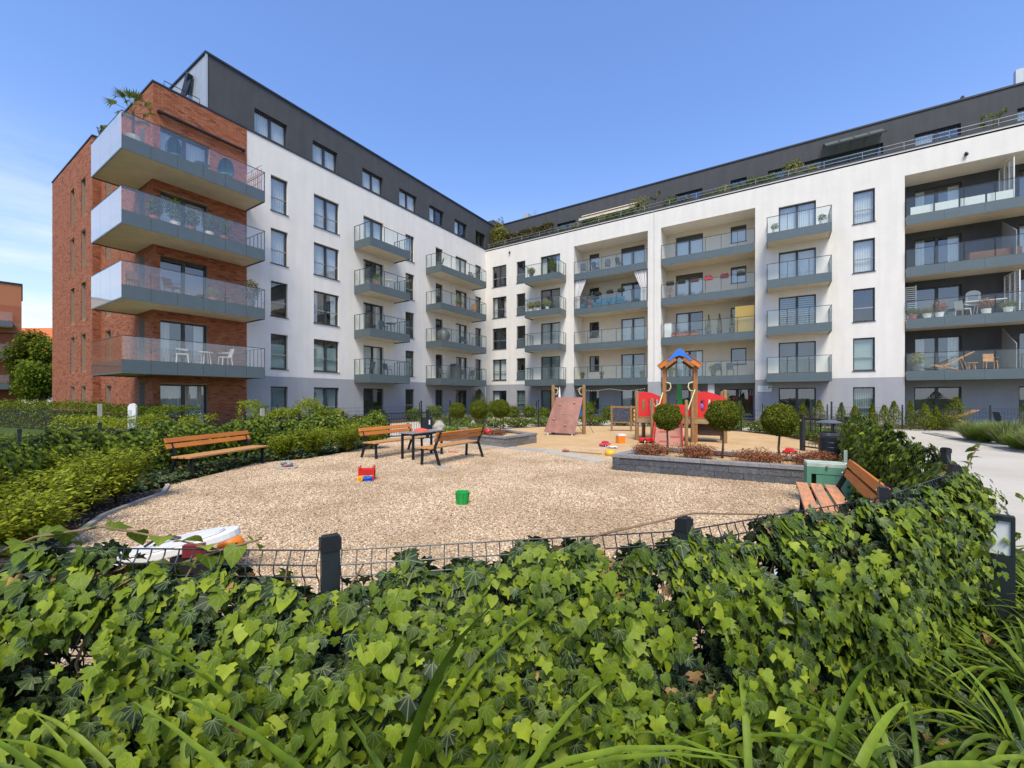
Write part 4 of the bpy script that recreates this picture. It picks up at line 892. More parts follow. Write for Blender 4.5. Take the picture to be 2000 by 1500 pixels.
# sign stele and white post before the brick block
t = empty('info_stele', W(-11.6,12.6), YAW, 'white rounded stele with a pale panel standing in the hedges before the brick block', 'sign')
b = MB(); b.slab([(-.12,0),(.12,0),(.12,1.28),(.09,1.36),(.03,1.4),(-.06,1.38),(-.12,1.3)], -.03,.03); b.build('panel', m_wh, t); b = MB(); b.box(-.09,-.04,.7,.0,-.031,1.2); b.build('notice', M('pale_grey_print', (.45,.48,.5), .5), t)
tag(MB().box(-.05,-.05,0,.05,.05,1.35).build('marker_post', m_conc, None, W(-14.5,14.5)), 'pale square post standing left of the white stele', 'post')
tag(MB().box(-.05,-.05,0,.05,.05,1.2).build('marker_post', m_conc, None, W(-8.6,14.2)), 'pale square post in the hedge right of the white stele', 'post')
# house sign on the wall with two lines of small text
t = empty('wall_sign', (22.62,-.012,1.94), 0, 'white two-line house sign on the grey wall right of the glazed entrance', 'sign')
b = MB(); b.box(0,-.02,0,.8,-.002,.38); b.build('plate', M('sign_white', (.72,.74,.74), .5), t); b = MB(); b.box(.6,-.024,.22,.76,-.021,.33); b.build('green_field', m_gp, t)
for r_, (z, n) in enumerate(((.25,9),(.1,12))):
    for k in range(n): b = MB(); b.box(.05+k*.055,-.024,z,.085+k*.055,-.021,z+.05); b.build('letter', M('sign_grey', (.3,.33,.33), .5), t)
# string of lights under the loggia
t = empty('string_lights', (9.5,-.1,2.3), 0, 'string of small white bulbs hung below the lowest loggia balcony', 'string lights'); wp = []
for k in range(43):
    u = k/42; wp.append((u*5.8, 0, -.16*abs(math.sin(u*PI*2.0))-.02))
b = MB(); b.tube(wp, .006, 4, False); b.build('wire', m_black, t); bm_ = MB().ell((0,0,-.035),(.026,.026,.032),6,4).mesh('bulb', M('bulb_glass', (.85,.83,.75), .3))
for p in wp[1:-1]: link('bulb', bm_, t, p)
# ------------------------------------------------------------------ foliage tools
def sym(right, spine, faces):
    """mirror a half leaf outline; indices: spine S0.., right a.. -> mesh arrays"""
    ns = len(spine); nr = len(right); v = [(0,y) for y in spine]+[(x,y) for x,y in right]+[(-x,y) for x,y in right]
    mp = lambda i, s: i if i < ns else (i if s > 0 else i+nr)
    f = [tuple(mp(i,1) for i in t) for t in faces]+[tuple(mp(i,-1) for i in reversed(t)) for t in faces]
    return np.array(v, float), f
S4 = [0,.35,.65,1]
FL = [(0,4,5),(0,5,1),(1,5,6),(1,6,7),(1,7,2),(2,7,8),(2,8,9),(2,9,3)]
LOBED = sym([(.14,-.13),(.42,-.10),(.60,.14),(.40,.28),(.50,.52),(.24,.66)], S4, FL)
HEART = sym([(.14,-.12),(.38,-.08),(.50,.15),(.46,.36),(.36,.58),(.18,.80)], S4, FL)
STAR = sym([(.12,-.10),(.30,-.16),(.64,.06),(.30,.24),(.58,.50),(.18,.60)], S4, FL)
OVAL = (np.array([(0,0),(.22,.3),(0,.4),(-.22,.3),(.2,.65),(0,.7),(-.2,.65),(0,1)], float), [(0,1,2),(0,2,3),(1,4,5,2),(2,5,6,3),(4,7,5),(5,7,6)])
TINY = (np.array([(0,0),(.3,.5),(0,1),(-.3,.5)], float), [(0,1,2,3)])
def shape3(T, fold=.2, droop=.25):
    v = T[0]; z = fold*np.abs(v[:,0])-droop*v[:,1]**2; return np.column_stack([v, z])
def frames(n, nrm, tip, jit):
    """orthonormal frames: z near nrm, y near tip"""
    z = nrm+RS.normal(0, jit, nrm.shape); z /= np.linalg.norm(z, axis=1, keepdims=True)+1e-9
    t = tip+RS.normal(0, jit*1.1, nrm.shape); y = t-(t*z).sum(1, keepdims=True)*z; y /= np.linalg.norm(y, axis=1, keepdims=True)+1e-9
    x = np.cross(y, z); return x, y, z
def cloud(name, Ts, pos, nrm, tip, size, mat, parent=None, jit=.35, loc=(0,0,0), uv=False, stuff=False, fold=.2, droop=.25, width=1):
    pos = np.asarray(pos, float); N = len(pos); Ts = Ts if isinstance(Ts, list) else [Ts]; V = []; F = []; UV = []; off = 0
    x, y, z = frames(N, np.asarray(nrm, float), np.asarray(tip, float), jit); size = np.broadcast_to(size, (N,))
    idx = np.arange(N) % len(Ts)
    loops = []; starts = []; tot = 0; lt = []
    for k, T in enumerate(Ts):
        m = idx == k; n = m.sum()
        if not n: continue
        v = shape3(T, fold, droop); s = size[m][:,None,None]
        P = pos[m][:,None,:]+s*(v[None,:,0:1]*width*x[m][:,None,:]+v[None,:,1:2]*y[m][:,None,:]+v[None,:,2:3]*z[m][:,None,:])
        V.append(P.reshape(-1,3)); base = off+np.arange(n)*len(v)
        for f in T[1]:
            a = (base[:,None]+np.array(f)[None,:]); loops.append(a.reshape(-1)); lt.append(np.full(n, len(f)))
            if uv: UV.append(np.tile(T[0][list(f)], (n,1)))
        off += n*len(v)
    V = np.vstack(V); loops = np.concatenate(loops); lt = np.concatenate(lt); ls = np.concatenate([[0], np.cumsum(lt)[:-1]])
    me = bpy.data.meshes.new(name); me.vertices.add(len(V)); me.vertices.foreach_set('co', V.astype(np.float32).ravel())
    me.loops.add(len(loops)); me.loops.foreach_set('vertex_index', loops.astype(np.int32)); me.polygons.add(len(lt))
    me.polygons.foreach_set('loop_start', ls.astype(np.int32)); me.polygons.foreach_set('loop_total', lt.astype(np.int32))
    if uv: u = me.uv_layers.new(name='UVMap'); u.data.foreach_set('uv', np.vstack(UV).astype(np.float32).ravel())
    me.materials.append(mat); me.update(calc_edges=True)
    o = link(name, me, parent, loc)
    if stuff: o['kind'] = 'stuff'
    return o
def uvmesh(name, T, mat, fold, droop):
    v = shape3(T, fold, droop); me = bpy.data.meshes.new(name); me.from_pydata(v.tolist(), [], T[1]); u = me.uv_layers.new(name='UVMap')
    for l in me.loops: u.data[l.index].uv = T[0][l.vertex_index]
    me.materials.append(mat); return me
m_ivy = leafmat('ivy_young', [(0,(.038,.065,.005)),(.3,(.08,.13,.006)),(.65,(.15,.215,.009)),(.9,(.22,.285,.014)),(1,(.31,.37,.022))], .5, .28, veins=.28, spec=.22)
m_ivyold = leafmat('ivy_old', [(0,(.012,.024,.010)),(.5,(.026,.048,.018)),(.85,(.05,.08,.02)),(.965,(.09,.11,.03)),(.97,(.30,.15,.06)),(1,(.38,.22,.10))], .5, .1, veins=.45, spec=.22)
m_lily = leafmat('daylily_leaf', [(0,(.06,.11,.008)),(.5,(.12,.19,.012)),(1,(.20,.28,.025))], .5, .25, spec=.25)
m_shrub = leafmat('bright_shrub', [(0,(.11,.15,.008)),(.5,(.23,.285,.014)),(1,(.40,.43,.04))], .65, .35, spec=.12)
m_hedge = leafmat('hedge_green', [(0,(.05,.08,.006)),(.5,(.11,.155,.010)),(1,(.21,.26,.02))], .65, .25, spec=.12)
m_yew = leafmat('topiary_green', [(0,(.04,.06,.006)),(.5,(.10,.13,.010)),(.85,(.18,.20,.014)),(1,(.28,.28,.02))], .65, .2, spec=.12)
m_barb = leafmat('red_barberry', [(0,(.13,.035,.025)),(.4,(.27,.085,.05)),(.7,(.30,.17,.05)),(1,(.45,.20,.14))], .65, .25, spec=.12)
m_grass = leafmat('ornamental_grass', [(0,(.10,.15,.03)),(.5,(.20,.26,.07)),(1,(.36,.38,.16))], .65, .3, spec=.12)
m_bark = M('bark', (.12,.085,.055), .9, ns=12, na=.3, bump=.5, bs=60)
m_vine = M('ivy_stem', (.19,.12,.065), .8, ns=12, na=.3, bump=.3)
DOWN = np.array([0,0,-1.0]); UP = np.array([0,0,1.0])
def sph(n):
    v = RS.normal(0,1,(n,3)); return v/np.linalg.norm(v, axis=1, keepdims=True)

# ---- ivy along the fence
CEN = W(1.5,9.5)
def along(pts, n, dens=None):
    """n random spots along a polyline -> pos(n,3), outward(n,3), arc param"""
    P = np.array([[p.x,p.y] for p in pts]); seg = P[1:]-P[:-1]; L = np.linalg.norm(seg, axis=1); c = np.concatenate([[0], np.cumsum(L)])
    s = RS.uniform(0, c[-1], n); k = np.clip(np.searchsorted(c, s)-1, 0, len(L)-1); f = ((s-c[k])/L[k])[:,None]
    # smoothed outward normals
    nv = np.zeros_like(P); d = seg/L[:,None]; nn = np.column_stack([d[:,1], -d[:,0]])
    mid = P[:-1]+seg/2-np.array([[CEN.x,CEN.y]]); sg = np.sign((nn*mid).sum(1)); nn *= sg[:,None]
    nv[:-1] += nn; nv[1:] += nn; nv /= np.linalg.norm(nv, axis=1, keepdims=True)
    o = nv[k]*(1-f)+nv[k+1]*f; p = P[k]+seg[k]*f
    return np.column_stack([p, np.zeros(n)]), np.column_stack([o, np.zeros(n)]), s
def camco(p):
    d = p[:,:2]-np.array([[CAM[0],CAM[1]]]); return d@np.array(RT), d@np.array(FW)
vnoise_g = RS.uniform(0,1,(64,16))
def vn(a, b):                                # cheap value noise over (along, height)
    a = np.asarray(a) % 63; b = np.clip(b,0,14.9); i = a.astype(int); j = b.astype(int); u = a-i; v = b-j; u = u*u*(3-2*u); v = v*v*(3-2*v); g = vnoise_g
    return (g[i,j]*(1-u)*(1-v)+g[(i+1)%64,j]*u*(1-v)+g[i,j+1]*(1-u)*v+g[(i+1)%64,j+1]*u*v)
def ivy(pts, n, hfun, label, thick=.16, s0=.05, s1=.09, nobj=300, old=.45, inside=.25, gap=.315, name='ivy_hedge', zmin=.02):
    root = empty(name, pts[0], 0, label, 'hedge', 'ivy hedges on the mesh fence'); P0 = np.array(pts[0])
    p, o, s = along(pts, n); X, D = camco(p); h = hfun(X, D, s); z = zmin+(h-zmin)*RS.uniform(0,1,n)**.9
    bil = vn(s*2.3, z*4); keep = (vn(s*7+20, z*9+1)*.6+vn(s*2.1+5, z*3+7)*.4+RS.uniform(-.12,.12,n)) > gap+.13*np.exp(-((X+1.02)/.28)**2)*(z > .4)*(z < .85); p, o, s, z, h, bil, X, D = [q[keep] for q in (p,o,s,z,h,bil,X,D)]
    n = len(p); side = np.where(RS.uniform(0,1,n) < inside, -1, 1)
    t = np.abs(RS.normal(.5,.35,n)); taper = np.clip((h-z)/.18, .25, 1)
    off = (.015+thick*t*(.45+.9*bil)*taper)*side; pos = p+o*off[:,None]; pos[:,2] = z
    nr = o*side[:,None]*1.0+UP[None,:]*(.5+.4*(1-taper[:,None]))+RS.normal(0,.2,(n,3)); tip = DOWN[None,:]*1.3+o*side[:,None]*.5+RS.normal(0,.34,(n,3)); size = s0+(s1-s0)*RS.beta(2,2.2,n)
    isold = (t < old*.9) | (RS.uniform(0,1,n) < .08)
    # the leaves that show largest become parts of their own
    score = size/np.maximum(.4,(D-off))*(side > 0)*(~isold)*(np.abs(X/np.maximum(.1,D)) < 1.22)*((775-805*(z-1.6)/np.maximum(.3,D)) < 0)  # placeholder, replaced below
    py = 775-805*(z-1.6)/np.maximum(.3,D); score = size/np.maximum(.4,D)*(side > 0)*(~isold)*(np.abs(X/np.maximum(.1,D)) < 1.22)*(py < 1500)*(t > .35)
    pick = np.argsort(-score)[:nobj] if nobj else np.array([],int); pm = np.zeros(n, bool); pm[pick] = True; pm &= score > 0
    if pm.any():
        ms = [uvmesh('leaf', T, m_ivy, f, d) for T in (LOBED, HEART, STAR) for f, d in ((.16,.15),(.08,.3))]
        x, y, zz = frames(pm.sum(), nr[pm], tip[pm], .22)
        for i in range(pm.sum()):
            ob = bpy.data.objects.new('leaf', ms[i % 6]); COL.objects.link(ob); ob.parent = root; q = pos[pm][i]-P0; sc = size[pm][i]*1.12
            ob.matrix_local = Matrix(((x[i,0]*sc,y[i,0]*sc,zz[i,0]*sc,q[0]),(x[i,1]*sc,y[i,1]*sc,zz[i,1]*sc,q[1]),(x[i,2]*sc,y[i,2]*sc,zz[i,2]*sc,q[2]),(0,0,0,1)))
    a = (~isold) & (~pm)
    cloud('leaves', [LOBED,HEART,STAR], (pos-P0)[a], nr[a], tip[a], size[a], m_ivy, root, .24, uv=True, stuff=True, fold=.13, droop=.15)
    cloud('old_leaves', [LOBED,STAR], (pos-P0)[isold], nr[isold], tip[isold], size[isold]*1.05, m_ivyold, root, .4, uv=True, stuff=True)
    # woody stems
    b = MB(); PP = [Vector(q) for q in pts]; cum = [0]
    for u, v in zip(PP, PP[1:]): cum.append(cum[-1]+(v-u).length)
    def pt(s_):
        s_ = max(0, min(cum[-1]-1e-3, s_)); k = max(i for i in range(len(cum)-1) if cum[i] <= s_); return PP[k].lerp(PP[k+1], (s_-cum[k])/(cum[k+1]-cum[k]))
    for k in range(int(cum[-1]*4)):
        s_ = random.uniform(0, cum[-1]); q = []; zz_ = random.uniform(0,.3); drift = random.uniform(-.25,.25)
        for j in range(7):
            c = pt(s_); w = (c-CEN); w.z = 0; w.normalize(); q.append(c-PP[0]+w*random.uniform(.0,.05)+Vector((0,0,zz_))); zz_ += random.uniform(.08,.2); s_ += drift*random.uniform(.1,1)
            if zz_ > 1.08: break
        if len(q) > 2: b.tube(q, [.007-.0006*j for j in range(len(q))], 5, False)
    b.build('stem', m_vine, root, smooth=True)['kind'] = 'stuff'
    return root
def h1(X, D, s): return np.interp(X, [-1.4,-1.05,-.6,-.4,0,.6,.95,1.25,1.6,2.1], [1.03,.95,.94,.97,1.02,1.0,1.0,1.05,1.04,1.02])+.025*np.sin(X*29)-.0*(.05*np.sin(X*7)+.03*np.sin(X*17+1)+.085*np.clip((X-1.0)/.9,0,1)-.04*np.exp(-((X+.2)/.5)**2))+.03*np.sin(X*11)
near = [W(*p) for p in [(-3.4,1.8)]+FENCE[1:6]]
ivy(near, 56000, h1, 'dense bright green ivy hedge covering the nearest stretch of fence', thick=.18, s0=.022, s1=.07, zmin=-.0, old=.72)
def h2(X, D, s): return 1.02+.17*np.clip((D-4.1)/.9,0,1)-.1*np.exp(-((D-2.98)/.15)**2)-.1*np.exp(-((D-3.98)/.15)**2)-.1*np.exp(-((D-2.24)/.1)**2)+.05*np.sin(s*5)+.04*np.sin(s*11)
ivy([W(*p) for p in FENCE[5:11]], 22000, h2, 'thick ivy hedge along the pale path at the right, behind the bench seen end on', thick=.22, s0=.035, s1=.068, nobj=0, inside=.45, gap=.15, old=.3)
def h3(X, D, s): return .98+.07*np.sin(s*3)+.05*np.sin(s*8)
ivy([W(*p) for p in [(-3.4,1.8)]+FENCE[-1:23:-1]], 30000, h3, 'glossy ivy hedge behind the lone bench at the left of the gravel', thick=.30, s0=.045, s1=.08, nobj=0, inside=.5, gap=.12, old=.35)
# long shoots standing above the near fence at the left, with the leaves on them
for pts, lb in (([(-1.95,1.5,1.0),(-1.7,1.47,1.1),(-1.45,1.46,1.14),(-1.2,1.47,1.09),(-1.0,1.5,1.03)], 'long ivy shoot arching above the near fence at its left end'),
                ([(-1.25,1.47,.98),(-1.05,1.47,1.05),(-.9,1.48,1.09)], 'short ivy shoot standing over the fence in front of the white rocking board'),
                ([(.1,1.6,.95),(.35,1.62,1.06),(.75,1.7,1.12),(1.1,1.75,1.1)], 'bare woody ivy stem running along the top of the fence beside the middle post'),
                ([(3.72,3.38,.98),(3.86,3.45,1.12),(3.98,3.5,1.2)], 'thin ivy shoot sticking out toward the pale path')):
    r = empty('ivy_shoot', W(*pts[0]), 0, lb, 'ivy shoot'); q = [W(*p)-W(*pts[0]) for p in pts]; MB().tube(q, [.006-.001*i for i in range(len(q))], 6).build('stem', m_vine, r, smooth=True)
    if 'bare' in lb: continue
    ms = [uvmesh('leaf', T, m_ivy, .2, .3) for T in (HEART, LOBED)]
    for i in range(len(q)-1):
        for f in (.1,.45,.8):
            c = q[i].lerp(q[i+1], f); sc = random.uniform(.06,.09); ob = link('leaf', random.choice(ms), r, c, (random.uniform(-.9,.6), random.uniform(-.5,.5), random.uniform(0,6.3))); ob.scale = (sc,)*3
# ---- daylilies
def blade_mesh(L, w, arch, twist):
    b = MB(); n = 9; pts = []; ang = R(82); x = z = 0.0
    for i in range(n+1):
        pts.append((x, z, ang)); ang -= arch/n*(1+.8*i/n); x += L/n*math.cos(ang); z += L/n*math.sin(ang)
    v = []
    for i, (x, z, a) in enumerate(pts):
        f = i/n; ww = w*(.75+.5*f if f < .4 else .95*(1-((f-.4)/.6)**2.2))*.5+.0008; t = twist*f; s = .35*ww
        for k in (-1,0,1): v.append((x+(s*abs(k))*math.sin(a)*-1, k*ww*math.cos(t), z+s*abs(k)*math.cos(a)+k*ww*math.sin(t)))
    b.v = v
    for i in range(n):
        for k in (0,1): b.f.append((i*3+k, i*3+k+1, i*3+3+k+1, i*3+3+k)); b.m.append(0)
    return b.mesh('leaf', m_lily, True)
BL = [blade_mesh(random.uniform(.55,.85), random.uniform(.016,.025), random.uniform(R(75),R(150)), random.uniform(-.8,.8)) for _ in range(10)]+[blade_mesh(.6,.02,R(60),.3)]
BL2 = [blade_mesh(random.uniform(.6,.85), random.uniform(.012,.019), random.uniform(R(35),R(85)), random.uniform(-.8,.8)) for _ in range(10)]
def lily(loc, label, n=24, sc=1, BL=BL):
    r = empty('daylily', loc, random.uniform(0,6), label, 'daylily', 'daylilies planted outside the near ivy hedge')
    for k in range(n):
        a = random.uniform(0,2*PI); o = link('leaf', random.choice(BL), r, (random.uniform(0,.06)*math.cos(a), random.uniform(0,.06)*math.sin(a), -.02), (random.uniform(-.15,.15), random.uniform(-.25,.3), a)); s = sc*random.uniform(.75,1.15); o.scale = (s,s,s)
for i, (X, d, sc, n, lb) in enumerate([(-.42,1.12,1.5,34,'big daylily clump in front of the hedge, left of the photo centre'),(-.85,1.12,1.35,34,'daylily clump at the bottom edge below the left part of the hedge'),(-.18,1.12,1.3,26,'daylily clump at the bottom edge, right of the biggest clump'),
    (.70,1.22,1.2,16,'low daylily clump at the bottom edge near the middle of the hedge'),(.95,1.3,1.4,18,'daylily clump whose thin blades rise against the hedge right of the middle'),
    (1.45,1.45,1.25,22,'daylily clump at the foot of the hedge towards the lower right corner'),(2.2,1.75,1.05,30,'daylily clump in the lower right corner of the bed'),(2.68,2.1,1.1,30,'tall daylily clump between the hedge and the bollard lamp'),
    (2.6,1.72,1.0,26,'daylily clump at the right edge, nearest the viewer'),(3.25,2.42,1.0,28,'daylily clump just in front of the bollard lamp'),(3.7,2.75,1.1,28,'daylily clump to the right of the bollard lamp'),(4.1,3.2,1.1,26,'daylily clump behind the bollard lamp by the pale path'),(4.3,3.75,1.0,22,'farthest daylily clump between the hedge and the pale path'),(3.45,2.35,1.1,24,'daylily clump at the right edge below the lamp')]):
    lily(W(X,d), lb, int(n*1.9), sc, BL2 if X < .1 else BL)
# ---- generic shrubs, hedges and trees
def blob(name, loc, rx, ry, rz_, n, mat, size, label, cat, group=None, T=OVAL, zc=None, stem=True, shell=.55, up=.3, wob=.25, jit=.6, part='foliage'):
    r = empty(name, loc, 0, label, cat, group); u = sph(n); rad = shell+(1-shell)*RS.uniform(0,1,n)**.6; ph = RS.uniform(0,6,3)
    lump = 1+wob*(np.sin(u[:,0]*5+ph[0])*np.sin(u[:,1]*5+ph[1])+.5*np.sin(u[:,2]*9+ph[2])); p = u*(rad*lump)[:,None]*np.array([rx,ry,rz_]); p[:,2] += (zc if zc is not None else rz_*.95); p[:,2] = np.maximum(p[:,2], .01)
    cloud(part, T, p, u+UP*up, u*.6+UP*.5, RS.uniform(size*.7,size*1.3,n), mat, r, jit)
    if stem:
        b = MB()
        for k in range(5): a = k*1.3; b.tube([(0,0,0),(rx*.3*math.cos(a),ry*.3*math.sin(a),rz_*.7),(rx*.6*math.cos(a),ry*.6*math.sin(a),rz_*1.3)], [.012,.008,.004], 5)
        b.build('stem', m_bark, r)
    return r
def spray(name, loc, rad, h, n, mat, label, cat, group=None, size=.05, ns=16):      # shrub of upright leafy shoots
    r = empty(name, loc, 0, label, cat, group); P = []; N_ = []; T_ = []; b = MB()
    for k in range(ns):
        a = random.uniform(0,6.28); l = random.uniform(.25,1)*rad; hh = h*random.uniform(.65,1.08); e = Vector((l*math.cos(a), l*math.sin(a), hh)); m = Vector((l*.5*math.cos(a), l*.5*math.sin(a), hh*.6)); b.tube([(0,0,0),m,e], [.008,.006,.002], 4)
        for j in range(n//ns):
            f = random.uniform(.2,1); c = m.lerp(e,(f-.5)*2) if f > .5 else Vector().lerp(m, f*2); c += Vector((random.gauss(0,.05), random.gauss(0,.05), random.gauss(0,.03))); P.append(c); d = Vector((math.cos(a+random.gauss(0,.9)), math.sin(a+random.gauss(0,.9)), .6)); T_.append(d); N_.append((-d.x*.4,-d.y*.4,1))
    b.build('stem', m_bark, r); cloud('foliage', OVAL, np.array(P), np.array(N_), np.array(T_), RS.uniform(size*.6,size*1.3,len(P)), mat, r, .35); return r
for i, (X, d, rad, h, lb) in enumerate([(-5.98,6.25,.55,.78,'yellow green shrub nearest the curve of the gravel edge'),(-5.95,5.75,.62,.66,'yellow green shrub second along the gravel edge from the lone bench'),(-5.6,4.95,.6,.6,'yellow green shrub third along the gravel edge from the lone bench'),
     (-5.1,4.2,.55,.55,'low yellow green shrub nearest the left edge of the near fence'),(-6.7,6.4,.5,.7,'yellow green shrub set back against the left ivy hedge'),(-6.6,4.9,.5,.62,'bushy yellow green shrub at the far left edge of the bed'),
     (-4.75,11.9,.55,.8,'yellow green shrub just left of the bench behind the table'),(-5.35,11.1,.5,.72,'yellow green shrub between the lone bench and the paired benches'),(-4.3,12.6,.45,.7,'shrub partly hidden behind the bench by the table'),(-5.9,10.6,.4,.6,'small yellow green shrub right of the lone bench')]):
    spray('bright_shrub', W(X,d), rad, h, 4200, m_shrub, lb, 'shrub', 'yellow green shrubs inside the left hedge', .055, 34)
# creeping ground ivy at the hedge feet
def carpet(name, pts_cam, n, mat, size, label, T=HEART, hmax=.12):
    P = np.array([[*W(*p)[:2]] for p in pts_cam]); c = P.mean(0); tri = [(c, P[i], P[(i+1)%len(P)]) for i in range(len(P))]; A = np.array([abs(np.cross(b-a, d-a))/2 for a,b,d in tri]); k = RS.choice(len(tri), n, p=A/A.sum())
    u = RS.uniform(0,1,(n,1)); v = RS.uniform(0,1,(n,1)); m = (u+v) > 1; u[m] = 1-u[m]; v[m] = 1-v[m]; a = np.array([tri[i][0] for i in k]); b = np.array([tri[i][1] for i in k]); d = np.array([tri[i][2] for i in k])
    q = a+u*(b-a)+v*(d-a); z = RS.uniform(.01,hmax,n); up = np.tile(UP,(n,1)); tp = RS.normal(0,1,(n,3)); tp[:,2] = .1
    o = cloud(name, T, np.column_stack([q-c, z]), up, tp, RS.uniform(size*.6,size*1.2,n), mat, None, .45, loc=(c[0],c[1],0), uv=True, stuff=True); return tag(o, label, 'ground cover')
carpet('ground_ivy', [(-7.2,5.5),(-7.5,9.2),(-6.3,12.2),(-4.9,14.5),(-4.5,13.2),(-5.2,10.8),(-6.1,9.9),(-6.6,9.3),(-6.8,7.5),(-6.2,6.9)], 9000, m_ivyold, .07, 'dark ground ivy spreading at the foot of the left hedge')
carpet('ground_ivy', [(-6.9,5.4),(-5.9,4.9),(-4.9,3.6),(-3.6,2.3),(-3.3,1.9),(-5,2.7),(-6.2,4.1)], 5000, m_ivy, .06, 'green ground ivy in the bed at the far left of the gravel')
carpet('ground_ivy', [(-2,.5),(-2,1.35),(-.6,1.3),(.7,1.5),(2,2.05),(3.2,2.8),(4.2,3.6),(4.6,3.2),(3.2,1.4),(1.5,.6)], 6000, m_ivyold, .07, 'dark ground ivy and litter under the near hedge')
carpet('fallen_leaves', [(-5.5,6),(-5.5,9.5),(-3,13),(1,11.5),(5.5,6.5),(4,4),(1.5,2.2),(-1,1.8),(-3,2.2)], 170, leafmat('dead_leaf', [(0,(.10,.05,.02)),(.6,(.20,.12,.04)),(1,(.16,.18,.04))], .7, .1), .04, 'few fallen brown leaves scattered over the gravel', T=OVAL, hmax=.02)
# lawn blades and low strip planting
carpet('lawn_grass', [(-8.2,6),(-8.0,9.5),(-7,13),(-12,18),(-18,19),(-18,9),(-10,5)], 30000, m_hedge, .09, 'rough green grass beyond the left ivy hedge', T=TINY, hmax=.1)
k = 0
strip = [(-2.3,18.6),(-.9,20.7),(.3,21.9),(1.6,22.8),(3.0,23.2),(4.6,23.4),(6.3,23.5),(8.0,22.8),(9.5,21.7),(10.6,20.1),(11.3,18.3),(11.5,16.6),(11.3,15.2),(10.8,13.6)]
nm = ['beside the small planter','left of the climbing wall','behind the climbing wall','right of the climbing wall','left of the chalk blackboard','behind the chalk blackboard','left of the play tower','behind the play tower','right of the play tower','behind the middle ball tree','behind the right ball tree','left of the litter bin','behind the litter bin','nearest the open gate']
for i in range(len(strip)):
    X, d = strip[i]; blob('low_shrub', W(X,d), .8, .5, .27 if i != 1 else .45, 1500, m_hedge if i % 3 else m_lily, .09, 'low spreading green shrub outside the far fence, '+nm[i], 'shrub', 'low shrubs outside the far fence', stem=False, up=.6)
# ball trees
def balltree(loc, r_, zc, label, n=9000, z0=0):
    t = empty('ball_tree', loc, random.uniform(0,6), label, 'tree', 'clipped ball trees'); u = sph(n); rad = r_*(1-.22*RS.uniform(0,1,n)**2)*(1+.06*np.sin(u[:,0]*7+zc*19)*np.cos(u[:,1]*6)+.05*np.sin(u[:,2]*8+zc*7))*np.where(RS.uniform(0,1,n) < .03, RS.uniform(1,1.14,n), 1)
    p = u*rad[:,None]; p[:,2] = p[:,2]*.97+zc-z0
    cloud('crown', TINY, p, u+RS.normal(0,.3,(n,3)), u+UP*.3, RS.uniform(.02,.042,n), m_yew, t, .5)
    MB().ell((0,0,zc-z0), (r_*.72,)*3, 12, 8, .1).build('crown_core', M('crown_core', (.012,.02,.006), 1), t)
    b = MB(); b.tube([(.01,0,0),(-.012,.01,(zc-z0)*.35),(.012,0,(zc-z0)*.7),(0,0,zc-z0)], [.028,.022,.02,.018], 8); 
    for k in range(6): a = k*1.1; b.tube([(0,0,zc-z0-r_*.9),(r_*.5*math.cos(a),r_*.5*math.sin(a),zc-z0-r_*.3)], [.012,.006], 5)
    b.build('trunk', m_bark, t, smooth=True); return t
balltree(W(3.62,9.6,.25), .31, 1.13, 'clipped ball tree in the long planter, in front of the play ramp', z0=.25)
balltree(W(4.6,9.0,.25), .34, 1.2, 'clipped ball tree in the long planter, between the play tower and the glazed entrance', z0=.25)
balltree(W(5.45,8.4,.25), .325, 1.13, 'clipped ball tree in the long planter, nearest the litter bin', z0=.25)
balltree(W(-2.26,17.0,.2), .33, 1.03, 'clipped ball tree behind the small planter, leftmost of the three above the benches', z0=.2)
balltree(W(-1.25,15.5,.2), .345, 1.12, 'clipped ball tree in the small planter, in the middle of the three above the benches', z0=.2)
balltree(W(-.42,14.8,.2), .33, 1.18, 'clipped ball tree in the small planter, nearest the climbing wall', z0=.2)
for i, (X, d, rx, h, lb) in enumerate([(3.15,9.35,.42,.15,'reddish shrub at the left end of the long planter'),(4.0,8.95,.48,.17,'reddish shrub between the left and middle ball trees'),(4.95,8.3,.5,.15,'reddish shrub between the middle and right ball trees'),(5.75,7.85,.45,.16,'pinkish red shrub beside the green cabinet'),
     (-.55,13.6,.4,.14,'small reddish shrub in the small grey planter'),(6.1,8.1,.3,.13,'small orange red shrub in front of the litter bin')]):
    blob('barberry', W(X,d,.26), rx, rx*.7, h, 3000, m_barb, .035, lb, 'shrub', 'reddish low shrubs in the planters', shell=.3, up=.5, wob=.3)
blob('hebe', W(-1.1,13.9,.26), .4, .35, .22, 2500, m_hedge, .05, 'dark green shrub in the small planter behind the red toy', 'shrub')
blob('hebe', W(-2.2,14.9,.25), .3, .3, .12, 900, m_lily, .09, 'spiky green plant in the small planter above the bench back', 'plant')
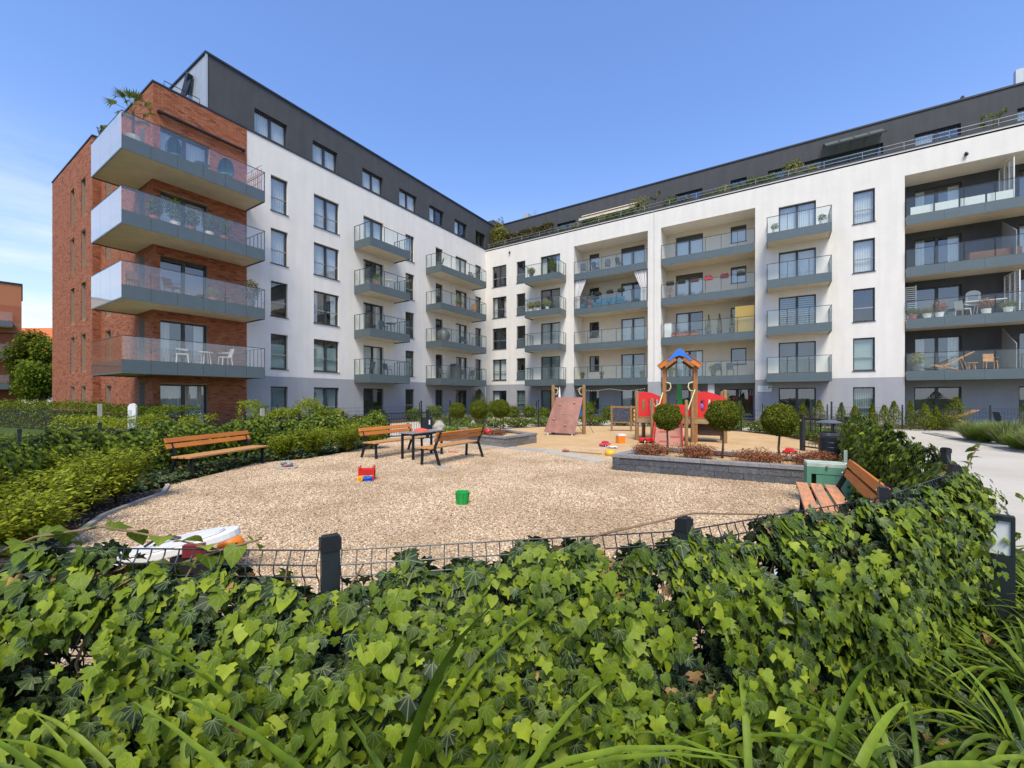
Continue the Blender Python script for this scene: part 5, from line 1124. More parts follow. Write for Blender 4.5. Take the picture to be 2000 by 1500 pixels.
# ------------------------------------------------------------------ hedges, gardens, background
def boxhedge(name, p, q, w, h, n, mat, size, label, group=None, T=OVAL, wob=.15, loft=0):
    p = Vector(p); q = Vector(q); v = q-p; L = v.length; d = v/L; nr = Vector((-d.y,d.x,0)); r = empty(name, p, 0, label, 'hedge', group)
    s = RS.uniform(0,L,n); u = RS.uniform(-1,1,n); top = RS.uniform(0,1,n) < .55; ht = h*(1+wob*np.sin(s*2.7+h*7)+wob*.6*np.sin(s*6.1)); z = np.where(top, ht*RS.uniform(.85,1.04,n), ht*RS.uniform(0.02,1,n)); uu = np.where(top, u, np.sign(u)*RS.uniform(.8,1.05,n))*w/2
    pos = np.outer(s,[d.x,d.y,0])+np.outer(uu,[nr.x,nr.y,0]); pos[:,2] = z; nn = np.outer(np.sign(uu)*(~top),[nr.x,nr.y,0])+UP*(.3+top[:,None]*.7)
    cloud('foliage', T, pos, nn, nn+UP*.5, RS.uniform(size*.6,size*1.3,n), mat, r, .6)
    b = MB(); k = .75; 
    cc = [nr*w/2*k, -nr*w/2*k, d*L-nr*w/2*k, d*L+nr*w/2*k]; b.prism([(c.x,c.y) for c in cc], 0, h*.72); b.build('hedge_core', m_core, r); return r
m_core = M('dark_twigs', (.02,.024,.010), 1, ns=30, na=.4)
HG = 'garden hedges before the brick block'
boxhedge('garden_hedge', W(-33,25), W(-20,19.5), 1.4, 1.25, 9000, m_hedge, .09, 'long mid green hedge at the far left edge below the orange roof', HG, wob=.08)
boxhedge('garden_hedge', W(-20,19.5), W(-13.2,16.6), 1.3, 1.12, 9000, m_hedge, .08, 'mid green hedge in front of the slit windows of the brick block', HG, wob=.08)
boxhedge('garden_hedge', W(-14.5,13.5), W(-9.2,12.2), 1.1, .85, 7000, m_shrub, .07, 'yellow green hedge around the white stele', HG, wob=.15)
boxhedge('garden_hedge', W(-10.2,15.8), W(-6.6,16.2), 1.2, 1.15, 8000, m_shrub, .075, 'bright green hedge below the ground floor window of the brick block', HG, wob=.18)
boxhedge('garden_hedge', W(-16,10.4), W(-9.6,9.4), 1.5, .55, 7000, m_hedge, .07, 'low green hedge on the lawn at the left edge', HG, wob=.2)
blob('garden_shrub', W(-7.3,15.6), .7, .6, .62, 2500, m_hedge, .09, 'rounded shrub behind the lone bench near the balcony window', 'shrub', 'garden shrubs along the left wing')
for i, (s_, x, rx, h, m, lb) in enumerate([(-20.5,3.2,.5,.8,m_hedge,'young shrub below the first white window column'),(-18.3,3.0,.6,.75,m_hedge,'young shrub between the first and second window columns'),(-15.2,3.0,.6,.8,m_hedge,'young shrub left of the first small balcony column'),
     (-12.0,2.8,.6,.85,m_hedge,'young shrub under the first small balcony column'),(-9.8,2.6,.7,1.0,m_hedge,'taller shrub below the narrow window column'),(-7.4,2.6,.5,.9,m_grass,'grassy shrub left of the wide balcony column')]):
    blob('garden_shrub', (x,s_,0), rx, rx, h*.5, 1800, m, .1, lb, 'shrub', 'garden shrubs along the left wing', up=.5)
def grass(loc, r_, h, n, label, mat=None, group='ornamental grasses', w=.25):
    t = empty('ornamental_grass', loc, 0, label, 'grass clump', group); a = RS.uniform(0,2*PI,n); l = RS.uniform(0,1,n); d = np.column_stack([np.cos(a), np.sin(a), np.zeros(n)])
    pos = d*(r_*.25*l)[:,None]; tip = d*(.12+.42*l)[:,None]*r_/h+UP; nr = -d*.8+UP*.3
    cloud('blades', (np.array([(0,0),(.05,.35),(.045,.7),(0,1),(-.045,.7),(-.05,.35)], float), [(0,1,5),(1,2,4,5),(2,3,4)]), pos, nr, tip, RS.uniform(.5,.95,n)*h*.9, mat or m_grass, t, .14, fold=0, droop=.22, width=w); return t
for X, d, r_, h, lb in [(-3.3,22,1,.95,'tall pale grass clump behind the metal gate'),(-2.6,23,.9,.9,'tall pale grass clump left of the ball trees'),(-4.3,21,.9,.85,'tall pale grass clump left of the lock box'),(-1.9,24,.8,.9,'grass clump behind the middle ball tree above the benches')]:
    grass(W(X,d), r_, h, 900, lb)
for i, (px_, py_, r_, h, m, lb) in enumerate([(1812,837,.6,.75,m_grass,'grass clump left of the glazed terrace door'),(1840,838,.6,1.0,m_grass,'upright grass clump before the terrace door'),(1902,860,.9,.95,m_grass,'broad grass clump first beside the paver band'),(1925,864,.7,.8,m_lily,'green tuft between two broad grass clumps by the paver band'),
     (1965,868,1.0,1.15,m_grass,'tall arching pale grass clump beside the paver band'),(1995,878,.9,.7,m_lily,'low bright green tuft at the right edge of the paver band'),(1955,858,.8,.9,m_hedge,'dark green tuft behind the tall pale grass'),(1880,842,.6,.5,m_lily,'low green tuft behind the paver band corner'),(1860,836,.7,.35,m_hedge,'low green tuft by the terrace rail'),(2040,885,1.0,1.0,m_grass,'grass clump beyond the right edge of the paver band')]):
    grass(at(px_,py_), r_, h, 1100, lb, m)
# conical thujas and small evergreens before the right wing
def conifer(loc, r_, h, label, n=1500, mat=None, cat='conifer', group='young thujas before the right wing'):
    t = empty('thuja', loc, random.uniform(0,6), label, cat, group); z = RS.uniform(.0,1,n)**.8; a = RS.uniform(0,2*PI,n); rr = r_*np.minimum(1, (1-z)*1.7+.12)*(.6+.4*RS.uniform(0,1,n))*(1+.15*np.sin(a*3+z*9)); d = np.column_stack([np.cos(a), np.sin(a), np.zeros(n)])
    pos = d*rr[:,None]; pos[:,2] = .05+z*h; cloud('foliage', OVAL, pos, d+UP*.2, UP+d*.4, RS.uniform(.05,.1,n), mat or m_yew, t, .45, width=.6)
    MB().tube([(0,0,0),(0,0,h*.8)], [.03,.01], 6).build('trunk', m_bark, t); return t
th = [(21.2,.35,1.75,'right beside the glazed entrance'),(21.9,.3,1.3,'second from the glazed entrance'),(24.2,.3,1.1,'left of the wide ground floor door'),(24.9,.3,1.15,'in front of the wide ground floor door, left half'),(25.6,.32,1.35,'in front of the wide ground floor door, right half'),
      (26.5,.25,1.2,'just right of the wide ground floor door'),(27.1,.32,1.05,'second right of the wide ground floor door'),(27.75,.2,1.15,'thin one left of the narrow window'),(28.15,.3,1.1,'under the left edge of the narrow window'),(28.6,.32,1.3,'under the middle of the narrow window'),(29.15,.22,1.35,'thin dark one right of the narrow window'),(29.6,.35,1.2,'two steps right of the narrow window'),(30.1,.25,1.05,'small one before the grey wall corner'),(30.7,.55,1.5,'large bushy one at the grey wall corner')]
for i, (x, r_, h, lb) in enumerate(th): conifer((x, -4.7-.25*(i%3), 0), r_, h, 'young thuja '+lb, mat=m_yew)
conifer((.9,-2.2,0), .9, 2.2, 'loose dark conifer in the inner corner of the building', 3000, m_hedge, group=None)
conifer((33.4,-5.5,0), 1.0, 1.9, 'bushy conifer before the far right terrace', 3500, m_hedge, group=None)
for x, y, r_, h, lb in [(4.2,-4.6,.7,1.3,'dark leafy bush before the corner windows'),(6.2,-4.8,.6,.9,'dark leafy bush left of the climbing wall top'),(7.6,-4.6,.5,1.0,'narrow dark bush behind the climbing wall'),(10.4,-4.4,.6,1.2,'dark bush right of the climbing wall'),(12.2,-4.5,.7,1.4,'large dark bush under the string of lights'),(14.0,-4.4,.6,1.0,'dark bush behind the chalk blackboard'),(2.6,-4.5,.7,.8,'low dark bush at the corner path'),(8.9,-4.7,.5,.8,'small bush behind the climbing wall post')]:
    blob('garden_shrub', (x,y,0), r_, r_, h*.5, 2500, m_hedge, .1, lb, 'shrub', 'dark bushes before the right wing', up=.4)
fence('garden_fence', [Vector(p) for p in [(4.3,-22,0),(4.3,-19,0),(4.3,-16,0),(4.3,-13,0),(4.3,-10,0),(4.3,-7,0),(4.3,-4.4,0),(8,-4.2,0),(12,-4.2,0),(16,-4.2,0),(19.5,-4.2,0)]], 1.0, 'thin dark garden fence along the ground floor terraces of the inner corner', detail=False, ph=1.25, pw=.05)
fence('garden_fence', [Vector(p) for p in [(23,-4.2,0),(26,-4.2,0),(29,-4.2,0),(32,-4.2,0),(35,-4.2,0),(38,-4.2,0)]], 1.05, 'thin dark garden fence behind the young thujas', detail=False, ph=1.2, pw=.05)
t = empty('signpost', W(2.85,20.6), YAW, 'low dark post with a small green sign beside the climbing wall', 'signpost'); MB().box(-.03,-.03,0,.03,.03,.85).build('post', m_fence, t); MB().box(-.16,-.015,.78,.16,.015,.86).build('plate', m_gp, t)
# terrace furniture on the ground floor and bike-like clutter
def chair(name, loc, rz, mat, label, group=None, cat='chair'):
    t = empty(name, loc, rz, label, cat, group); b = MB(); b.box(-.22,-.22,.40,.22,.22,.44); b.build('seat', mat, t, bevel=.01)
    b = MB(); b.bar((-.0,.21,.46),(0,.30,.85),.40,.025,(1,0,0)); b.v = []; b.f = []; b.m = []; b.quad((-.21,.2,.45),(.21,.2,.45),(.2,.30,.86),(-.2,.30,.86)); b.quad((-.2,.33,.86),(.2,.33,.86),(.21,.23,.45),(-.21,.23,.45)); b.quad((-.2,.30,.86),(.2,.30,.86),(.2,.33,.86),(-.2,.33,.86)); b.build('backrest', mat, t)
    for x in (-.19,.19):
        for y in (-.19,.19): b = MB(); b.bar((x*1.15,y*1.15,0),(x,y,.4),.03,.03); b.build('leg', mat, t)
        b = MB(); b.bar((x*1.2,-.2,.62),(x*1.2,.24,.64),.035,.03); b.build('armrest', mat, t)
    return t
def table(name, loc, mat, label, r_=.38, h=.72, round_=True):
    t = empty(name, loc, 0, label, 'table'); b = MB()
    if round_: b.lathe([(0,h-.03),(r_,h-.03),(r_,h),(0,h)], 20)
    else: b.box(-r_*1.4,-r_,h-.04,r_*1.4,r_,h)
    b.build('table_top', mat, t)
    for k in range(4): a = PI/4+k*PI/2; b = MB(); b.bar((.7*r_*math.cos(a),.7*r_*math.sin(a),0),(.5*r_*math.cos(a),.5*r_*math.sin(a),h-.03),.03,.03); b.build('leg', mat, t)
    return t
def pot(name, loc, r_, h, mat, pm, ph, label, pr=None, n=500, size=.07, cone=False, group=None):
    t = empty(name, loc, 0, label, 'potted plant', group); b = MB(); b.lathe([(0,0),(r_*.75,0),(r_,h),(r_*.9,h),(r_*.85,h-.04),(0,h-.04)], 14); b.build('pot', mat, t); pr = pr or r_*1.4
    if cone:
        z = RS.uniform(0,1,n); a = RS.uniform(0,2*PI,n); rr = pr*(1-z)*(.5+.5*RS.uniform(0,1,n))+.02; d = np.column_stack([np.cos(a),np.sin(a),np.zeros(n)]); p = d*rr[:,None]; p[:,2] = h+z*ph; cloud('foliage', OVAL, p, d+UP*.2, UP+d*.5, RS.uniform(size*.6,size*1.2,n), pm, t, .5)
    else:
        u = sph(n); rad = .4+.6*RS.uniform(0,1,n)**.5; p = u*rad[:,None]*np.array([pr,pr,ph/2]); p[:,2] += h+ph*.5; cloud('foliage', OVAL, p, u+UP*.3, u+UP*.6, RS.uniform(size*.6,size*1.3,n), pm, t, .6)
    b = MB(); b.tube([(0,0,h-.05),(0,0,h+ph*.5)], [.015,.008], 5); b.build('stem', m_bark, t); return t
def palm(name, loc, h, n, label, mat, pm=None, L=.7):
    t = empty(name, loc, 0, label, 'palm', None)
    if pm: b = MB(); b.lathe([(0,0),(.18,0),(.24,.4),(.2,.4),(0,.36)], 14); b.build('pot', pm, t)
    b = MB(); b.tube([(0,0,.3),(0,0,h)], [.05,.045], 8); b.build('trunk', m_bark, t)
    for k in range(n):
        a = k*2.4; el = random.uniform(-.1,1.2); d = Vector((math.cos(a)*math.cos(el), math.sin(a)*math.cos(el), math.sin(el))); c = Vector((0,0,h)); e = c+d*L*.55; s_ = Vector((-math.sin(a), math.cos(a), 0)); b = MB(); b.bar(c, e, .012, .012)
        for j in range(-5, 6):
            f = d*math.cos(j*.24)+s_*math.sin(j*.24); tip_ = e+f*L*.5*(1-.04*abs(j))-Vector((0,0,.05+.03*abs(j))); w_ = f.cross(Vector((0,0,1))).normalized()*.03; m_ = e+f*L*.25; b.quad(e, m_+w_, tip_, m_-w_)
        b.build('frond', mat, t)
    return t
F = fflo
m_tealc = M('teal_wicker', (.05,.13,.15), .6); m_whitec = M('white_steel', (.72,.71,.66), .5); m_rattan = M('brown_rattan', (.14,.06,.03), .7); m_terr = M('terracotta', (.35,.11,.05), .8); m_wpot = M('white_pot', (.75,.75,.72), .5); m_gch = M('grey_plastic', (.09,.10,.11), .5)
m_teak = M('teak', (.50,.24,.07), .6, ns=4, na=.2); m_red_fl = leafmat('red_flowers', [(0,(.25,.02,.02)),(.5,(.5,.05,.06)),(1,(.65,.15,.2))], .5, .2); m_orange_fl = leafmat('copper_foliage', [(0,(.15,.05,.02)),(.5,(.33,.11,.03)),(1,(.42,.17,.04))], .5, .2)
m_palm = leafmat('palm_green', [(0,(.04,.09,.01)),(.5,(.10,.15,.015)),(1,(.24,.22,.02))], .4, .25); m_bamb = leafmat('bamboo', [(0,(.10,.13,.015)),(.5,(.22,.23,.02)),(1,(.35,.28,.04))], .5, .3); m_rust = leafmat('rusty_hedge', [(0,(.06,.04,.012)),(.4,(.14,.09,.02)),(.75,(.12,.15,.02)),(1,(.25,.14,.04))], .6, .25)
# corner block balconies (x up to 2, y -26.8 .. -21.4)
palm('potted_palm', (1.35,-26.3,F(4)), 1.35, 11, 'potted palm towering over the glass at the top corner balcony', m_palm, m_wpot, .95)
def egg(loc, rz, label):
    t = empty('egg_chair', loc, rz, label, 'armchair'); b = MB()
    for i in range(8):
        for k in range(12):
            def q(i_, k_): a = k_/12*PI*1.15-.25; ph = i_/8*PI; return (.42*math.cos(a)*math.sin(ph)*.9, .1+.42*abs(math.sin(a))**.8*math.sin(ph)*.9, .75-.55*math.cos(ph))
            b.quad(q(i,k),q(i,k+1),q(i+1,k+1),q(i+1,k))
    b.build('shell', m_tealc, t, smooth=True); b = MB(); b.ell((0,.1,.42),(.3,.26,.1),12,6); b.build('cushion', m_tealc, t, smooth=True)
    for x in (-.2,.2):
        for y in (-.1,.3): b = MB(); b.bar((x*1.3,y,0),(x,y,.35),.02,.02); b.build('leg', m_black, t)
egg((1.1,-24.7,F(4)), RL+.5, 'teal wicker egg chair on the top corner balcony'); egg((1.15,-22.9,F(4)), RL-.9, 'second teal wicker chair, near the right end of the top corner balcony'); table('bistro_table', (1.15,-23.8,F(4)), m_tealc, 'small round teal table between two wicker chairs on the top corner balcony', .3, .5)
t = empty('bamboo_screen', (.2,-21.5,F(4)), 0, 'bamboo and wire screen at the right end of the top corner balcony', 'screen')
for k in range(9): MB().box(.1+k*.19,-.02,0,.125+k*.19,.005,1.15 if k % 3 else 1.35).build('cane', m_teak, t)
for z in (.5,.95,1.3): MB().box(.1,-.01,z,1.65,.0,z+.015).build('rail', m_black, t)
for i, (y, hh, r_, lb) in enumerate([(-25.6,.8,.28,'first from the corner'),(-24.9,1.1,.35,'second from the corner, tallest'),(-24.3,.7,.3,'third from the corner'),(-23.6,.9,.3,'fourth from the corner'),(-23.0,.9,.3,'fifth from the corner')]):
    pot('potted_plant', (1.4,y,F(3)), .18, .3, m_wpot if i % 2 else m_terr, m_hedge, hh, 'leafy potted plant on the third floor corner balcony, '+lb, r_, 700, .09, group='potted plants on the third floor corner balcony')
for i, (y, mt, lb) in enumerate([(-26.2,m_rattan,'brown rattan chair at the left corner of the second floor corner balcony'),(-24.9,m_rattan,'brown rattan chair in the middle of the second floor corner balcony'),(-22.7,m_rattan,'brown rattan chair toward the right end of the second floor corner balcony')]): chair('rattan_chair', (1.1,y,F(2)), RL+.4*i, mt, lb)
pot('potted_plant', (1.6,-21.9,F(2)), .22, .35, m_gch, m_rust, 1.05, 'tall bushy plant at the right end of the second floor corner balcony', .4, 1100, .09)
pot('potted_plant', (1.3,-23.4,F(2)), .18, .25, m_terr, m_bamb, .45, 'yellow green plant on the second floor corner balcony', .3, 500, .08)
chair('steel_chair', (1.3,-24.6,F(1)), RL+1.2, m_whitec, 'white steel armchair left of the glass table on the first floor corner balcony'); chair('steel_chair', (1.3,-22.9,F(1)), -RL+1.6, m_whitec, 'white steel armchair right of the glass table on the first floor corner balcony'); table('glass_table', (1.3,-23.7,F(1)), m_whitec, 'small pale table between two white chairs on the first floor corner balcony', .3, .6)
# small balconies of the left wing
chair('grey_chair', (.8,-12.6,F(1)), RL, m_gch, 'grey chair on the lowest balcony left of the narrow windows, right side'); chair('grey_chair', (.8,-14.1,F(1)), -1.4, m_gch, 'grey chair on the lowest balcony left of the narrow windows, left side')
table('dark_table', (.9,-12.4,F(2)), m_gch, 'small dark table on the second floor small balcony'); chair('grey_chair', (.8,-13.0,F(2)), 1.2, m_gch, 'dark chair beside the table on the second floor small balcony')
table('white_table', (.9,-12.6,F(3)), m_whitec, 'small white table on the third floor small balcony')
for k, y, lb in ((1,-6.9,'first from the left on the lowest wide balcony'),(1,-4.4,'second from the left on the lowest wide balcony'),(1,-3.2,'third from the left on the lowest wide balcony'),(4,-7.3,'at the left end of the top wide balcony'),(2,-4.2,'in the middle of the second floor wide balcony'),(4,-3.2,'at the right end of the top wide balcony'),(3,-2.9,'at the right end of the third floor wide balcony')): chair('grey_chair', (.8,y,F(k)), random.uniform(0,6), m_gch if k != 3 else m_teak, 'grey plastic chair '+lb if k != 3 else 'wooden chair '+lb)
MB().box(-.35,-.25,0,.35,.25,1.3).build('garden_cabinet', m_gch, None, (.8,-5.4,F(1)), (0,0,0), bevel=.05); tag(bpy.data.objects['garden_cabinet'], 'tall dark cabinet on the lowest wide balcony of the left wing', 'cabinet')
b = MB(); b.ell((0,0,.55),(.55,.5,.6),14,8); tag(b.build('grill_cover', m_gch, None, (.85,-6.9,F(2)), smooth=True), 'rounded dark covered grill on the second floor wide balcony', 'grill')
# right wing: column B3
pot('potted_plant', (5.7,-1.0,F(4)), .2, .3, m_gch, m_hedge, .6, 'green plant at the left end of the top balcony nearest the inner corner', .35, 600, .09); pot('potted_plant', (7.6,-.8,F(4)), .2, .3, m_gch, m_yew, 1.3, 'tall dark plant on the top balcony nearest the inner corner', .35, 900, .09)
for x, lb in ((5.7,'left'),(6.4,'middle'),(7.3,'right')): pot('potted_plant', (x,-1.1,F(3)), .16, .25, m_wpot, m_bamb, .6, 'grassy plant on the third floor balcony nearest the inner corner, '+lb, .35, 500, .1, group='grassy plants near the inner corner')
for i, (x, lb) in enumerate(((23.6,'left end of the top'),(26.0,'right end of the top'))): pot('potted_plant', (x,-1.15,F(4)), .15, .25, m_wpot, m_hedge, .4, 'small green plant at the '+lb+' balcony beside the single window column', .22, 300, .07)
pot('potted_plant', (1.3,-13.9,F(3)), .15, .3, m_terr, m_hedge, .5, 'green plant at the left of the third floor small balcony', .25, 400, .08)
pot('potted_plant', (1.3,-5.5,F(3)), .18, .3, m_terr, m_bamb, .5, 'yellow green plant on the third floor wide balcony', .3, 400, .08)
for x, lb in ((9.9,'left'),(11.6,'middle'),(14.9,'right')): pot('potted_plant', (x,.3,F(1)), .16, .25, m_gch, m_yew, .35, 'small dark plant on the lowest loggia balcony over the lights, '+lb, .22, 300, .07, group='small plants over the string of lights')
for x, lb in ((17.0,'left'),(19.9,'right')): pot('potted_plant', (x,.4,F(1)), .18, .3, m_gch, m_hedge, .5, 'green plant on the first floor loggia behind the play tower, '+lb, .3, 400, .08, group='green plants behind the play tower')
# L1 loggias
for x, lb in ((9.9,'leftmost'),(11.0,'second'),(12.0,'third'),(13.0,'rightmost')): chair('lounge_chair', (x,.6,F(4)), random.uniform(2.5,3.7), m_gch, 'grey garden armchair on the top floor loggia near the corner, '+lb+' of four', 'armchairs on the top floor loggia')
m_bluef = M('blue_cushion', (.03,.16,.26), .8); m_strip2 = M('striped_curtain', (.62,.60,.60), .8, ns=6, na=.1, rnd=[(0,(.6,.58,.62)),(.4,(1,1,1)),(1,(1.15,1.15,1.15))])
for i, (x, w_, lb) in enumerate(((9.7,1.0,'left piece'),(10.9,1.3,'middle piece'),(12.3,1.0,'right piece'))):
    t = empty('blue_sofa', (x,.25,F(3)), 0, 'blue garden sofa on the third floor loggia with curtains, '+lb, 'sofa', 'blue sofas'); MB().box(0,0,.1,w_,.7,.42).build('seat', m_bluef, t, bevel=.04); MB().box(0,.55,.42,w_,.75,.8).build('backrest', m_bluef, t, bevel=.04); MB().box(0.02,.02,0,w_-.02,.7,.1).build('base', m_rattan, t)
for x0, x1, xt0, xt1, lb in ((9.35,9.8,9.4,10.4,'striped curtain tied back at the left of the third floor loggia'),(14.85,15.3,14.3,15.3,'striped curtain tied back at the right of the third floor loggia')):
    b = MB(); z0, zm, z1 = F(3)+.05, F(3)+1.0, F(4)-.58; N_ = 12
    for (za, a0, a1), (zb, c0, c1) in (((z0,x0,x1),(zm,x0,x1)),((zm,x0,x1),(z1,xt0,xt1))):
        for i in range(N_):
            y = lambda j: .05+(.05 if j % 2 else -.0); q = lambda a, c, j: a+(c-a)*j/N_
            n = len(b.v); b.quad((q(a0,a1,i),y(i),za),(q(a0,a1,i+1),y(i+1),za),(q(c0,c1,i+1),y(i+1),zb),(q(c0,c1,i),y(i),zb))
    tag(b.build('striped_curtain', m_strip2), lb, 'curtain')
def planterbox(x, z, y, mat, pm, label, group, w_=.5, n=160):
    t = empty('planter_box', (x,y,z), 0, label, 'planter box', group); MB().box(0,-.1,0,w_,.1,.17).build('box', mat, t); p = np.column_stack([RS.uniform(0,w_,n), RS.uniform(-.1,.1,n), RS.uniform(.15,.3,n)]); cloud('foliage', OVAL, p, sph(n)+UP, sph(n)+UP, RS.uniform(.05,.09,n), pm, t, .5)
for i, x in enumerate((11.2,12.2,13.1)): planterbox(x, F(3)+.9, -.12, m_black, m_hedge, 'dark planter box on the rail of the loggia with blue sofas, %s' % ('left','middle','right')[i], 'planter boxes on the loggia with blue sofas')
m_purp = M('aubergine_plastic', (.10,.02,.05), .5); m_rr = M('raspberry_plastic', (.40,.03,.06), .5)
for i, (x, m, pm, lb) in enumerate(((16.8,m_black,m_hedge,'black planter box at the left end'),(17.6,m_black,m_yew,'black planter box second from the left'),(18.5,m_purp,m_yew,'aubergine planter box third from the left'),(19.4,m_rr,m_red_fl,'raspberry planter box full of red flowers'),(20.4,m_purp,m_red_fl,'aubergine planter box second from the right'),(21.4,m_black,m_yew,'black planter box at the right end'))): planterbox(x, F(3)+.88, -.12, m, pm, lb+' of the third floor loggia rail', 'rail planter boxes on the third floor')
pot('potted_plant', (10.5,.3,F(3)), .2, .25, m_terr, m_orange_fl, .55, 'orange flowering plant before the blue sofas', .35, 500, .08)
pot('potted_plant', (10.3,1.1,F(3)), .25, .5, m_wpot, m_yew, .9, 'dark bush in a white pot on the loggia with blue sofas', .4, 700, .09)
# L2 loggias
tag(MB().box(0,0,0,.5,.4,1.1).build('white_cupboard', m_wh, None, (16.55,.3,F(2)), bevel=.02), 'white cupboard at the left end of the second floor loggia with cypresses', 'cupboard')
for i, x in enumerate((19.6,20.3,21.05,21.5)): pot('potted_cypress', (x-.0,.35,F(2)), .17, .28, m_gch, m_yew, 1.15, 'potted cypress on the second floor loggia, %s' % ('leftmost of four','second of four','third of four','rightmost, before the yellow panel')[i], .22, 700, .06, True, 'potted cypresses')
for i, x in enumerate((17.1,17.75,18.35)): planterbox(x, F(2)+.03, .1, m_terr, (m_red_fl,m_orange_fl,m_orange_fl)[i], 'terracotta trough with %s flowers on the second floor loggia floor' % ('red','orange','copper')[i], 'terracotta troughs', .55, 260)
tag(MB().box(0,0,0,1.15,.03,1.75).build('reed_screen', M('yellow_reed', (.42,.29,.08), .7, ns=9, na=.15, stretch=(10,1,1)), None, (21.28,.1,F(2)+.02)), 'yellow reed panel at the right end of the second floor loggia', 'screen')
for x, lb in ((20.2,'left'),(20.95,'right')): chair('grey_chair', (x,.4,F(1)), 3.1, m_gch, 'grey shell chair on the first floor loggia above the entrance, '+lb+' one', 'two grey shell chairs')
pot('potted_plant', (16.9,.5,F(3)), .12, .3, m_terr, m_orange_fl, .8, 'thin plant on a stand at the left of the third floor loggia', .2, 150, .08)
# entrance
tag(MB().box(0,0,0,.42,.3,2.55).build('entrance_column', m_white, None, (19.55,.25,0)), 'white square column beside the glazed entrance under the loggia', 'column')
t = empty('parasol', (9.2,-2.6,0), 0, 'closed white parasol standing behind the climbing wall', 'parasol'); b = MB(); b.lathe([(.16,1.0),(.12,1.5),(.05,2.2),(.01,2.4)], 10); b.build('canopy', m_wh, t, smooth=True); MB().tube([(0,0,0),(0,0,1.1)], .02, 6).build('pole', m_trans, t)
# L3 loggias
t = empty('mirror_frame', (33.1,1.76,F(2)+.75), 0, 'white arched lattice mirror hung on the dark loggia wall', 'mirror'); b = MB(); o_ = [(-.3,0),(.3,0),(.3,.65)]+[(.3*math.cos(a), .65+.3*math.sin(a)*.7) for a in [i*PI/8 for i in range(1,8)]]+[(-.3,.65)]; b.slab(o_,-.03,0); b.build('frame', m_wh, t); b = MB(); b.box(-.2,-.04,.12,.2,-.031,.6); b.build('glass', M('mirror_grey', (.4,.42,.4), .3), t)
for i, (x, z0, lb) in enumerate(((30.05,F(2),'white slatted screen at the left end of the second floor dark loggia'),)):
    t = empty('slatted_screen', (x,1.2,z0), 0, lb, 'screen')
    for k in range(17): MB().box(0,0,.1+k*.12,.6,.03,.16+k*.12).build('slat', m_wh, t)
    for xx in (0,.56): MB().box(xx,.031,0,xx+.04,.06,2.15).build('post', m_wh, t)
for k, x0, lb in ((4,34.1,'top floor'),(2,34.3,'second floor')):
    t = empty('lattice_screen', (x0,.0,F(k)), 0, 'white lattice partition standing across the %s dark loggia' % lb, 'screen'); b = MB()
    for yy in (.02,.55,1.1,1.7): MB().box(-.02,yy,0,.02,yy+.05,2.2).build('post', m_wh, t)
    for z in (.0,2.16): MB().box(-.02,.02,z,.02,1.75,z+.05).build('rail', m_wh, t)
    for j in range(16): MB().bar((.022,.05,.1+j*.13),(.022,1.7,.35+j*.12),.012,.03).build('lath', m_wh, t); MB().bar((.036,.05,.35+j*.12),(.036,1.7,.1+j*.13),.012,.03).build('lath', m_wh, t)
for k in (3,1): t = empty('glass_partition', (34.2,0.1,F(k)), 0, 'pale slanted partition across the dark loggia on floor %s' % ('three','','one')[3-k], 'partition'); b = MB(); b.v = [(0,0,0),(0,1.6,0),(0,1.6,2.3),(0,0,1.3),(.03,0,0),(.03,1.6,0),(.03,1.6,2.3),(.03,0,1.3)]; b.f = [(0,3,2,1),(4,5,6,7),(0,4,7,3),(3,7,6,2),(1,2,6,5)]; b.m = [0]*5; b.build('panel', M('frosted_panel', (.30,.31,.31), .5), t)
for i, (x, m, pm, ph, lb) in enumerate(((30.3,m_terr,m_hedge,.35,'small plant at the left end'),(30.9,m_wpot,m_bamb,.3,'plant in a white cube pot'),(31.4,m_wpot,m_orange_fl,.65,'copper leaved shrub in a white pot'),(33.2,m_wpot,m_orange_fl,.6,'copper leaved shrub in a large white pot'),(34.0,m_wpot,m_bamb,.3,'low plant in a white pot near the lattice'))): pot('potted_plant', (x,.35,F(2)), .2, .3, m, pm, ph, lb+' on the second floor dark loggia', .32, 500, .08)
table('white_console', (33.2,.9,F(2)), m_wh, 'white console table on the second floor dark loggia', .55, .8, False); chair('white_chair', (32.4,.6,F(2)), 2.2, m_wh, 'white folding chair on the second floor dark loggia')
t = empty('deck_chair', (31.5,.5,F(1)), 0, 'orange wooden deck chair on the first floor dark loggia', 'deck chair')
for y in (0,.5): MB().bar((0,y,.15),(1.3,y,1.0),.04,.05).build('rail', m_teak, t); MB().bar((-.3,y,.35),(.7,y,.05),.04,.05).build('rail', m_teak, t); MB().bar((.85,y,.7),(1.05,y,0),.03,.04).build('leg', m_teak, t)
b = MB(); b.quad((0.05,.03,.2),(1.2,.03,.95),(1.2,.5,.95),(0.05,.5,.2)); b.build('sling', m_teak, t)
chair('teak_chair', (33.4,.5,F(1)), 0, m_teak, 'teak armchair with a pale cushion on the first floor dark loggia'); table('teak_table', (32.7,.5,F(1)), m_teak, 'low teak table on the first floor dark loggia', .25, .4)
pot('potted_plant', (30.5,.5,F(1)), .2, .3, m_gch, m_bamb, .8, 'leafy plant at the left end of the first floor dark loggia', .35, 500, .1)
for i in range(4): tag(MB().box(0,0,0,.92,.03,.45).build('rail_cloth', M('white_cloth', (.74,.74,.70), .8, ns=5, na=.03), None, (30.15+i*1.0,.03,F(4)+.03)), 'white cloth panel behind the top floor loggia glass, %s from the left' % ('first','second','third','fourth')[i], 'cloth panel', 'cloth panels behind the top loggia glass')
